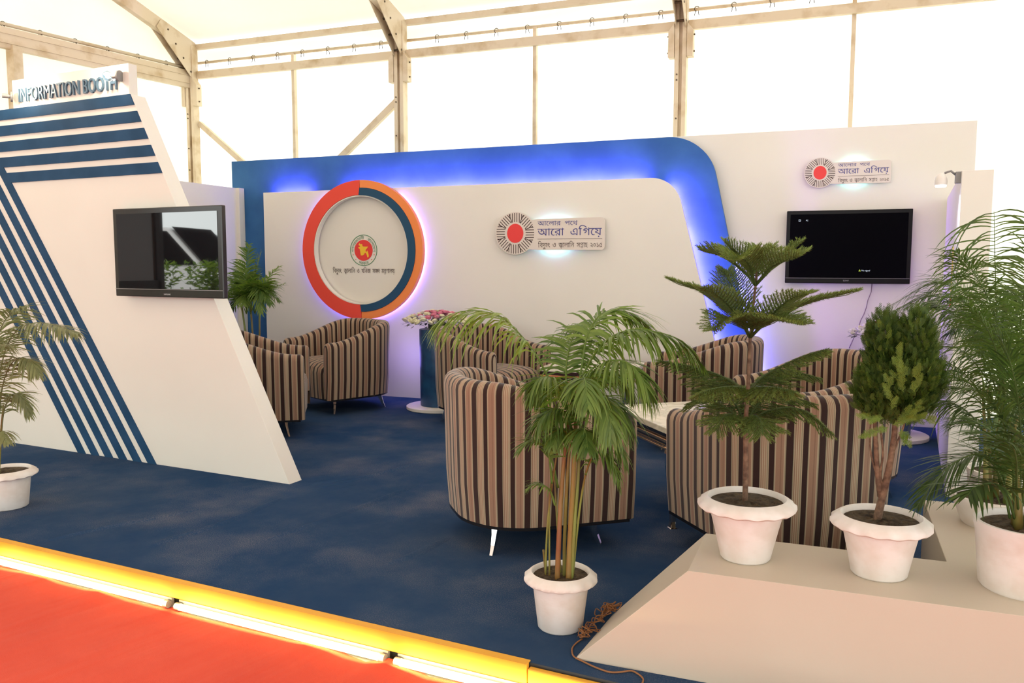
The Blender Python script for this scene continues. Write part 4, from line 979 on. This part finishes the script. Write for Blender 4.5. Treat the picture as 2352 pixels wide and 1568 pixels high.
for k, (lst, kw) in enumerate([([(2320, 1190, 2.62), (2300, 1100, 2.6), (2262, 1045, 2.58), (2205, 1055, 2.55), (2150, 1100, 2.52), (2105, 1165, 2.5)], dict(nl=30, ll=.13, droop=.7)),
    ([(2330, 1190, 2.62), (2310, 1130, 2.55), (2280, 1110, 2.5), (2240, 1118, 2.45), (2225, 1135, 2.42)], dict(nl=16, ll=.13, droop=.7, lw=.006)),
    ([(2330, 1180, 2.64), (2325, 1060, 2.6), (2300, 960, 2.6), (2250, 900, 2.58), (2190, 890, 2.56)], dict(nl=34, ll=.13, droop=.6)),
    ([(2340, 1180, 2.64), (2345, 1050, 2.62), (2340, 930, 2.62), (2320, 830, 2.6), (2290, 760, 2.6)], dict(nl=34, ll=.13, droop=.6)),
    ([(2345, 1180, 2.64), (2360, 1050, 2.6), (2390, 950, 2.6), (2440, 900, 2.6)], dict(nl=30, ll=.14, droop=.6)),
    ([(2335, 1180, 2.64), (2330, 1090, 2.7), (2300, 1010, 2.75), (2250, 970, 2.8), (2180, 970, 2.82)], dict(nl=32, ll=.13, droop=.7)),
    ([(2340, 1185, 2.64), (2335, 1120, 2.55), (2335, 1060, 2.45), (2325, 1020, 2.38), (2310, 1015, 2.32)], dict(nl=28, ll=.12, droop=.7))]):
    fr(e, lst, o, M_palmdark, seed=200+k, tint=(.15, .6), start=.22, lw=kw.pop('lw', .0034), **kw)
o = Vector((.56, 3.27, .338)); e = empty('potted_palm', o, label='tall palm in a low white pot standing on the rear arm of the plinth', cat='potted plant')
pot_parts(e, .115, .145, .105, rim=False); base_canes(e, .08, o, 5, .04, .4, 2)
for k, (lst, kw) in enumerate([([(2305, 1130, 3.28), (2300, 950, 3.28), (2292, 780, 3.26), (2286, 620, 3.22), (2283, 485, 3.18)], dict(nl=34, ll=.19, droop=1.9, ang=72, start=.35, vee=.05, updir=(0, -1, .15), lw=.0036, flat=True, dens=1.25, seg=8)),
    ([(2305, 1130, 3.28), (2305, 900, 3.25), (2290, 740, 3.2), (2245, 640, 3.15), (2195, 575, 3.1)], dict(nl=36, ll=.17, droop=1.35, start=.35)),
    ([(2305, 1120, 3.28), (2295, 930, 3.28), (2250, 800, 3.28), (2190, 720, 3.28), (2140, 695, 3.28)], dict(nl=34, ll=.16, droop=1.35, start=.3)),
    ([(2305, 1120, 3.28), (2330, 900, 3.2), (2345, 740, 3.15), (2365, 600, 3.1), (2400, 540, 3.1)], dict(nl=36, ll=.17, droop=1.2, start=.3)),
    ([(2300, 1120, 3.28), (2280, 980, 3.25), (2235, 880, 3.2), (2170, 830, 3.15), (2110, 840, 3.1)], dict(nl=34, ll=.16, droop=1.35, start=.25)),
    ([(2300, 1120, 3.28), (2270, 1010, 3.28), (2215, 940, 3.28), (2150, 920, 3.28), (2090, 950, 3.28)], dict(nl=34, ll=.15, droop=1.35, start=.25)),
    ([(2305, 1120, 3.28), (2310, 960, 3.2), (2300, 850, 3.1), (2270, 760, 3.0), (2225, 700, 2.92)], dict(nl=36, ll=.16, droop=1.2, start=.3))]):
    kw.setdefault('lw', .0034); fr(e, lst, o, M_palmdark, seed=230+k, tint=(.15, .7), **kw)
rand_fronds(e, (0, 0, .15), 5, 31, (.3, .5), (.35, .6), (-1.2, 1.6))
o = Vector((.70, 3.80, 0)); e = empty('potted_palm', o, label='rearmost right palm in a tall white planter behind the plinth', cat='potted plant')
pot_parts(e, .14, .165, .42, rim=False); base_canes(e, .40, o, 5, .05, .5, 3)
rand_fronds(e, (0, 0, .5), 11, 33, (.3, .7), (.3, .72), (.3, 4.6), ll=.17)
# pot at the foot of the plinth, only its rim in view
o = Vector((-.075, 2.02, -.1)); e = empty('plant_pot', o, label='scalloped white pot whose rim just shows at the bottom edge of the picture', cat='pot')
pot_parts(e, .08, .135, .2)

# ------------------------------------------------------------------ armchairs
def smooth(t): t = max(0, min(1, t)); return t*t*(3-2*t)
def chair_meshes():
    hw, fx, bx, R_ = .372, .345, -.365, .31; st_ = []
    nA = 12
    for k in range(nA): st_.append((Vector((fx+(bx+R_-fx)*k/nA, hw)), Vector((0, 1))))
    for k in range(14): a = pi/2*k/14; st_.append((Vector((bx+R_-R_*sin(a), hw-R_+R_*cos(a))), Vector((-sin(a), cos(a)))))
    for k in range(4): st_.append((Vector((bx, (hw-R_)*(1-2*k/4))), Vector((-1, 0))))
    for k in range(14): a = pi/2*k/14; st_.append((Vector((bx+R_-R_*cos(a), -(hw-R_)-R_*sin(a))), Vector((-cos(a), -sin(a)))))
    for k in range(nA+1): st_.append((Vector((bx+R_+(fx-bx-R_)*k/nA, -hw)), Vector((0, -1))))
    def hgt(x): return .605+.15*smooth((fx-.02-x)/.62)
    th = .095
    def sect(p, n, h, f=1., dz=0, fw=0):
        c = th/2; out = []
        for o_, z in [(0, .135), (0, .3), (0, .45), (0, h-.05), (.004, h-.03), (.016, h-.012), (.032, h-.003), (.048, h), (.064, h-.003), (.080, h-.012), (.092, h-.03), (th, h-.055), (th, .5), (th, .38), (th, .25)]:
            oo = c+(o_-c)*f; fl = .014*(z-.135)/.6-.010*math.exp(-((z-.135)/.05)**2)
            q = p-n*(oo-fl); zz = z-(dz if z > h-.06 else 0)
            out.append((q.x+fw, q.y, zz))
        return out
    secs = []; s = 0; cap = []
    for k in (4, 3, 2, 1):
        a = pi/2*k/4; p, n = st_[0]; secs.append((sect(p, n, hgt(p.x), 1-(1-cos(a))*.62, .03*(1-cos(a)), .032*sin(a)), -.032*sin(a)-.03*(1-cos(a))))
    prev = None
    for p, n in st_:
        if prev is not None: s += (p-prev).length
        prev = p; secs.append((sect(p, n, hgt(p.x)), s))
    for k in (1, 2, 3, 4):
        a = pi/2*k/4; p, n = st_[-1]; secs.append((sect(p, n, hgt(p.x), 1-(1-cos(a))*.62, .03*(1-cos(a)), .032*sin(a)), s+.032*sin(a)+.03*(1-cos(a))))
    g = G(); rows = [[g.vert(q) for q in sc2] for sc2, _ in secs]; us = [u for _, u in secs]; m = len(rows[0])
    for k in range(len(rows)-1):
        for j in range(m-1):
            g.face((rows[k][j], rows[k][j+1], rows[k+1][j+1], rows[k+1][j]), [(us[k], j*.05), (us[k], j*.05+.05), (us[k+1], j*.05+.05), (us[k+1], j*.05)])
    for r_, u in ((rows[0], us[0]), (rows[-1], us[-1])):
        ids_ = r_ if r_ is rows[0] else r_[::-1]
        g.face(ids_, [(u-.02, 0)]*len(ids_))
    shell = mesh('shell', g, M_stripe, 60)
    # seat: crowned cushion that rolls over the front down to the base
    g = G(); prof = []
    for x, z in [(-.27, .40), (-.15, .432), (0, .445), (.15, .445), (.26, .438), (.325, .42), (.358, .39), (.368, .35), (.366, .25), (.36, .135)]: prof.append((x, z))
    ys = [-.278, -.27, -.25, -.2, -.1, 0, .1, .2, .25, .27, .278]; rr = []
    for (x, z) in prof:
        row = []
        for y in ys:
            e_ = max(0, (abs(y)-.2)/.078); row.append(g.vert((x-.02*e_**2*(x > .3), y, z-.03*e_**2*(z > .3))))
        rr.append(row)
    for i in range(len(prof)-1):
        for j in range(len(ys)-1): g.face((rr[i][j], rr[i+1][j], rr[i+1][j+1], rr[i][j+1]), [(ys[j], 0), (ys[j], 1), (ys[j+1], 1), (ys[j+1], 0)])
    seat = mesh('seat', g, M_stripe, 60)
    g = G(); pts = [(p.x+(.01 if k in (0, len(st_)-1) else 0), p.y) for k, (p, n) in enumerate(st_)]; pts = [(x*.975, y*.975) for x, y in pts]; g.prism(pts, .124, .138, 'xy')
    base = mesh('base', g, M_blacklac, 40)
    # splayed blade leg, foot outward
    g = G(); sec = [(.0, .125, .050, .030), (.018, .08, .030, .022), (.034, .04, .021, .017), (.052, 0, .017, .014)]
    rws = []
    for (o_, z, w, t) in sec: rws.append([g.vert((o_+a*w/2, b*t/2, z)) for a, b in ((-1, -1), (1, -1), (1, 1), (-1, 1))])
    for k in range(3):
        for j in range(4): g.face((rws[k][j], rws[k][(j+1) % 4], rws[k+1][(j+1) % 4], rws[k+1][j]))
    g.face(rws[0]); g.face(rws[-1][::-1]); leg = mesh('leg', g, M_chrome)
    return shell, seat, base, leg
SH, SE, BA, LE = chair_meshes()
def armchair(x, y, deg, label):
    e = empty('armchair', (x, y, 0), radians(deg), label=label, cat='armchair', group='striped tub armchairs')
    obj('tub_back', SH, None, e); obj('seat', SE, None, e); obj('base_trim', BA, None, e)
    for sx, sy in ((1, 1), (1, -1), (-1, 1), (-1, -1)):
        l = obj('leg', LE, None, e, loc=(sx*.215, sy*.215, 0)); l.rotation_euler = (0, 0, atan2(sy, sx))
    return e
armchair(-1.30, 3.545, 39, 'striped tub armchair in the centre foreground directly behind the carpet palm')
armchair(-3.97, 6.13, 245, 'striped tub armchair below the big ring sign, left of the blue flower pedestal')
armchair(-4.0, 4.99, 32, 'striped tub armchair partly hidden by the slanting striped wall')
armchair(-2.56, 5.99, -18, 'striped tub armchair just right of the blue flower pedestal, behind the palm fronds')
armchair(-.81, 5.75, 183, 'striped tub armchair at the foot of the blue curve, seen behind the araucaria')
armchair(-.03, 4.86, 214, 'striped tub armchair showing its pale inner back between araucaria and thuja')
armchair(-.165, 3.625, 129, 'striped tub armchair closest to the plinth, behind the two conifers')

# ------------------------------------------------------------------ tables
def coffee_table(loc, deg, w, d, label):
    e = empty('coffee_table', loc, radians(deg), label=label, cat='table', group='cream marble topped low tables')
    g = G(); g.box((-w/2, -d/2, .452), (w/2, d/2, .482)); obj('tabletop', g, M_marble, e, bevel=.004)
    a, b = w/2-.015, d/2-.015
    g = G(); g.box((-a, -b, .425), (a, b, .452)); obj('apron', g, M_blacklac, e, bevel=.003)
    for z0, z1, q in ((.410, .425, .006), (.372, .383, 0)):
        g = G()
        for s_ in (-1, 1):
            g.box((-a-q, s_*(b+q)-.008, z0), (a+q, s_*(b+q)+.008, z1)); g.box((s_*(a+q)-.008, -b-q, z0), (s_*(a+q)+.008, b+q, z1))
        obj('gold_trim', g, M_gold, e, bevel=.002)
    g = G(); g.box((-a+.01, -b+.01, .383), (a-.01, b-.01, .410)); obj('apron', g, M_blacklac, e)
    for sx in (-1, 1):
        for sy in (-1, 1):
            g = G(); sec = [(0, .40, .056), (.012, .36, .060), (.018, .30, .052), (.008, .20, .036), (-.006, .10, .027), (-.008, .03, .025), (.0, 0, .03)]; rws = []
            dx, dy = sx*.7, sy*.7
            for o_, z, w_ in sec:
                cx, cy = sx*(a-.022)+dx*o_, sy*(b-.022)+dy*o_; rws.append([g.vert((cx+p*w_/2, cy+q*w_/2, z)) for p, q in ((-1, -1), (1, -1), (1, 1), (-1, 1))])
            for k in range(len(sec)-1):
                for j in range(4): g.face((rws[k][j], rws[k+1][j], rws[k+1][(j+1) % 4], rws[k][(j+1) % 4]))
            g.face(rws[0][::-1]); g.face(rws[-1]); obj('leg', g, M_steel, e, bevel=.004)
            g = G(); g.box((sx*(a-.022)-.034, sy*(b-.022)-.034, .345), (sx*(a-.022)+.034, sy*(b-.022)+.034, .392)); obj('leg_cap', g, M_gold, e, bevel=.008)
    return e
coffee_table((-.625, 4.285, 0), 37.5, .70, .70, 'marble topped low table between the foreground armchairs')
coffee_table((-1.69, 6.07, 0), 0, .68, .60, 'marble topped low table in front of the white backdrop panel')

# ------------------------------------------------------------------ flower pedestals
def rose_mesh(m, seed):
    rnd = random.Random(seed); g = G()
    for layer, (r, h, n, op) in enumerate([(.012, .028, 3, .05), (.020, .031, 5, .2), (.028, .029, 6, .5), (.034, .022, 7, .9)]):
        for k in range(n):
            a = 2*pi*k/n+layer*.7+rnd.uniform(-.15, .15); w = pi/n*1.35; rows = []
            for i in range(4):
                t = i/3; rad = r*(.25+.75*t**.7)+.004*op*t; z = h*(t**(1.0+.3*op))-.004*op*t*t*layer
                rows.append([g.vert((rad*cos(a+w*q*(1-.35*t*t)), rad*sin(a+w*q*(1-.35*t*t)), z)) for q in (-1, -.35, .35, 1)])
            for i in range(3):
                for j in range(3): g.face((rows[i][j], rows[i][j+1], rows[i+1][j+1], rows[i+1][j]))
    return mesh('rose', g, m, True)
RO = {'c': rose_mesh(M_petal_c, 1), 'p': rose_mesh(M_petal_p, 2), 'w': rose_mesh(M_petal_w, 3), 'r': rose_mesh(M_petal_r, 4)}
def pedestal(x, y, label):
    e = empty('flower_pedestal', (x, y, 0), label=label, cat='pedestal')
    g = G(); g.lathe([(.27, 0), (.275, .004), (.275, .026), (.268, .03)], 64); obj('base_disc', g, M_white, e, 40)
    g = G(); g.lathe([(.150, .03), (.153, .035), (.160, .685), (.158, .69)], 56); obj('column', g, M_ped, e, 40)
def bouquet(x, y, z, label, pal, seed, rx=.30, ry=.24, n=85, rs=.9):
    e = empty('flower_arrangement', (x, y, z), label=label, cat='flowers'); rnd = random.Random(seed)
    g = G(); g.lathe([(.075, 0), (.085, .01), (.085, .04)], 24); obj('bowl', g, M_fleaf, e, 40)
    g = G()
    for k in range(240):
        a = rnd.uniform(0, 2*pi); r = sqrt(rnd.uniform(.0, 1)); p = Vector((rx*r*cos(a), ry*r*sin(a), .045+.035*(1-r)+rnd.uniform(-.02, .015)))
        d = Vector((cos(a), sin(a), rnd.uniform(-.7, .5))).normalized()*rnd.uniform(.025, .05); s_ = d.cross(Vector((0, 0, 1))).normalized()*.011
        g.face((g.vert(p), g.vert(p+d*.5+s_), g.vert(p+d), g.vert(p+d*.5-s_)))
    obj('foliage', g, M_fleaf, e)
    pts = []
    for tr_ in range(4000):
        a = rnd.uniform(0, 2*pi); r = sqrt(rnd.uniform(0, 1)); q = (rx*r*cos(a), ry*r*sin(a))
        if all((q[0]-p[0])**2+(q[1]-p[1])**2 > (.041*rs)**2 for p in pts): pts.append(q)
        if len(pts) >= n: break
    for q in pts:
        r = sqrt((q[0]/rx)**2+(q[1]/ry)**2); o_ = obj('rose', RO[pal(rnd, q, r)], None, e, loc=(q[0], q[1], .055+.085*(1-r*r)))
        o_.rotation_euler = (-q[1]/ry*.65*r, q[0]/rx*.65*r, rnd.uniform(0, 6)); s_ = rs*rnd.uniform(.8, 1.1); o_.scale = (s_, s_, s_)
pedestal(-3.17, 6.37, 'dark blue round pedestal on a white disc in front of the ring sign')
bouquet(-3.17, 6.37, .69, 'pink and cream rose arrangement on the blue pedestal by the ring sign', lambda r, q, d: ('p' if d < .75 and r.random() < .62 else 'c' if r.random() < .8 else 'w'), 5)
pc = atz(2048, 985, 0)
pedestal(.39, 6.50, 'dark blue round pedestal on a white disc under the wall television')
bouquet(.39, 6.50, .69, 'white and red flower arrangement on the pedestal under the wall television', lambda r, q, d: ('r' if d < .6 and r.random() < .55 else 'w' if r.random() < .85 else 'c'), 8, .29, .25, 120, .68)

# ------------------------------------------------------------------ twine on the carpet
rnd = random.Random(4); pts = [atz(x, y, .004) for x, y in ((1474, 1572), (1477, 1558), (1462, 1545), (1448, 1540), (1425, 1543), (1400, 1543), (1370, 1533), (1340, 1519), (1318, 1507), (1314, 1490), (1322, 1478), (1338, 1466))]
g = G(); g.tube(catmull(pts, 40), .0028, 6); 
c0, c1 = atz(1345, 1462, .01), atz(1412, 1398, .02)
path = []
for k in range(130):
    t = k/130; c = c0.lerp(c1, .5+.5*sin(t*9)); path.append(c+Vector((rnd.gauss(-.012, .014), rnd.gauss(0, .014), abs(rnd.gauss(0, .010)))))
g.tube(catmull(path, 420), .0019, 5)
obj('twine', g, M_twine, smooth=True, label='tangle of brown jute twine lying beside the sloping end of the plinth', cat='twine')

# ------------------------------------------------------------------ outside the left doorway (seen in the glossy television)
XD = -8.9
fr_ = empty('glazed_door_frame', (-8.7, .2, 0), label='dark aluminium door frame in the left side of the marquee', cat='door frame')
g = G()
for y in (-3.4, -1.5, -.05, .85): g.beam((.0, y, -.1), (.0, y, 3.0), .08, .10, (0, 1, 0))
for z in (.98, 3.0): g.beam((0, -.05, z), (0, .85, z), .08, .1)
g.beam((0, -3.4, 3.0), (0, -.05, 3.0), .08, .1)
obj('frame', g, M_black, fr_)
g = G(); g.box((-.02, -.02, -.05), (.0, .83, 2.95)); obj('dark_reflection_panel', g, mat('brown_reflection_panel', (.035, .022, .014), .2), fr_)  # added dark panel that gives the television's left part its brown reflection
van = empty('parked_van', (-13.6, -3.2, -.1), radians(6), label='white van parked outside the marquee doorway', cat='van')
g = G(); g.prism([(-2.2, .45), (-2.2, 1.05), (-1.6, 1.25), (-.9, 2.0), (2.4, 2.05), (2.5, .45)], -.95, .95)
ob = obj('body', g, mat('white_car_paint', (.8, .8, .82), .2), van, bevel=.06); ob.rotation_euler = (0, 0, radians(180-30))
g = G(); g.prism([(-1.50, 1.32), (-.95, 1.92), (-.2, 1.95), (-.2, 1.30)], -.97, .97); ob = obj('window', g, M_screen_off, van); ob.rotation_euler = (0, 0, radians(150))
g = G(); a = [g.vert(p) for p in ((-1.585, -.8, 1.28), (-1.585, .8, 1.28), (-.925, .75, 2.0), (-.925, -.75, 2.0))]; g.face(a); ob = obj('windscreen', g, M_screen_off, van); ob.rotation_euler = (0, 0, radians(150)); ob.location = (.02, -.01, .01)
for x in (-1.5, 1.6):
    for y in (-.85, .85):
        g = G(); g.tube([(x, y-.12, .35), (x, y+.12, .35)], .34, 24); ob = obj('wheel', g, M_black, van, 40); ob.rotation_euler = (0, 0, radians(150))
for k, (x, y) in enumerate([(-9.95, -1.7), (-9.9, -.55), (-10.0, -3.0)]):
    e = empty('shrub', (x, y, -.1), label=['green shrub outside opposite the van front', 'green shrub outside nearest the tent wall', 'green shrub outside farthest from the tent wall'][k], cat='shrub')
    g = G(); rnd = random.Random(k)
    for j in range(2600):
        a = rnd.uniform(0, 2*pi); r = rnd.uniform(0, .42); p = Vector((r*cos(a), r*sin(a), rnd.uniform(.1, 1.35))); d = Vector((rnd.uniform(-1, 1), rnd.uniform(-1, 1), rnd.uniform(-.3, 1))).normalized()*.11; s_ = d.orthogonal().normalized()*.018; g.tint = rnd.random()
        g.face((g.vert(p), g.vert(p+d*.5+s_), g.vert(p+d), g.vert(p+d*.5-s_)))
    obj('foliage', g, M_palm, e); g = G(); g.tube([(0, 0, 0), (0, 0, .6)], .03, 8); obj('stem', g, M_bark, e)
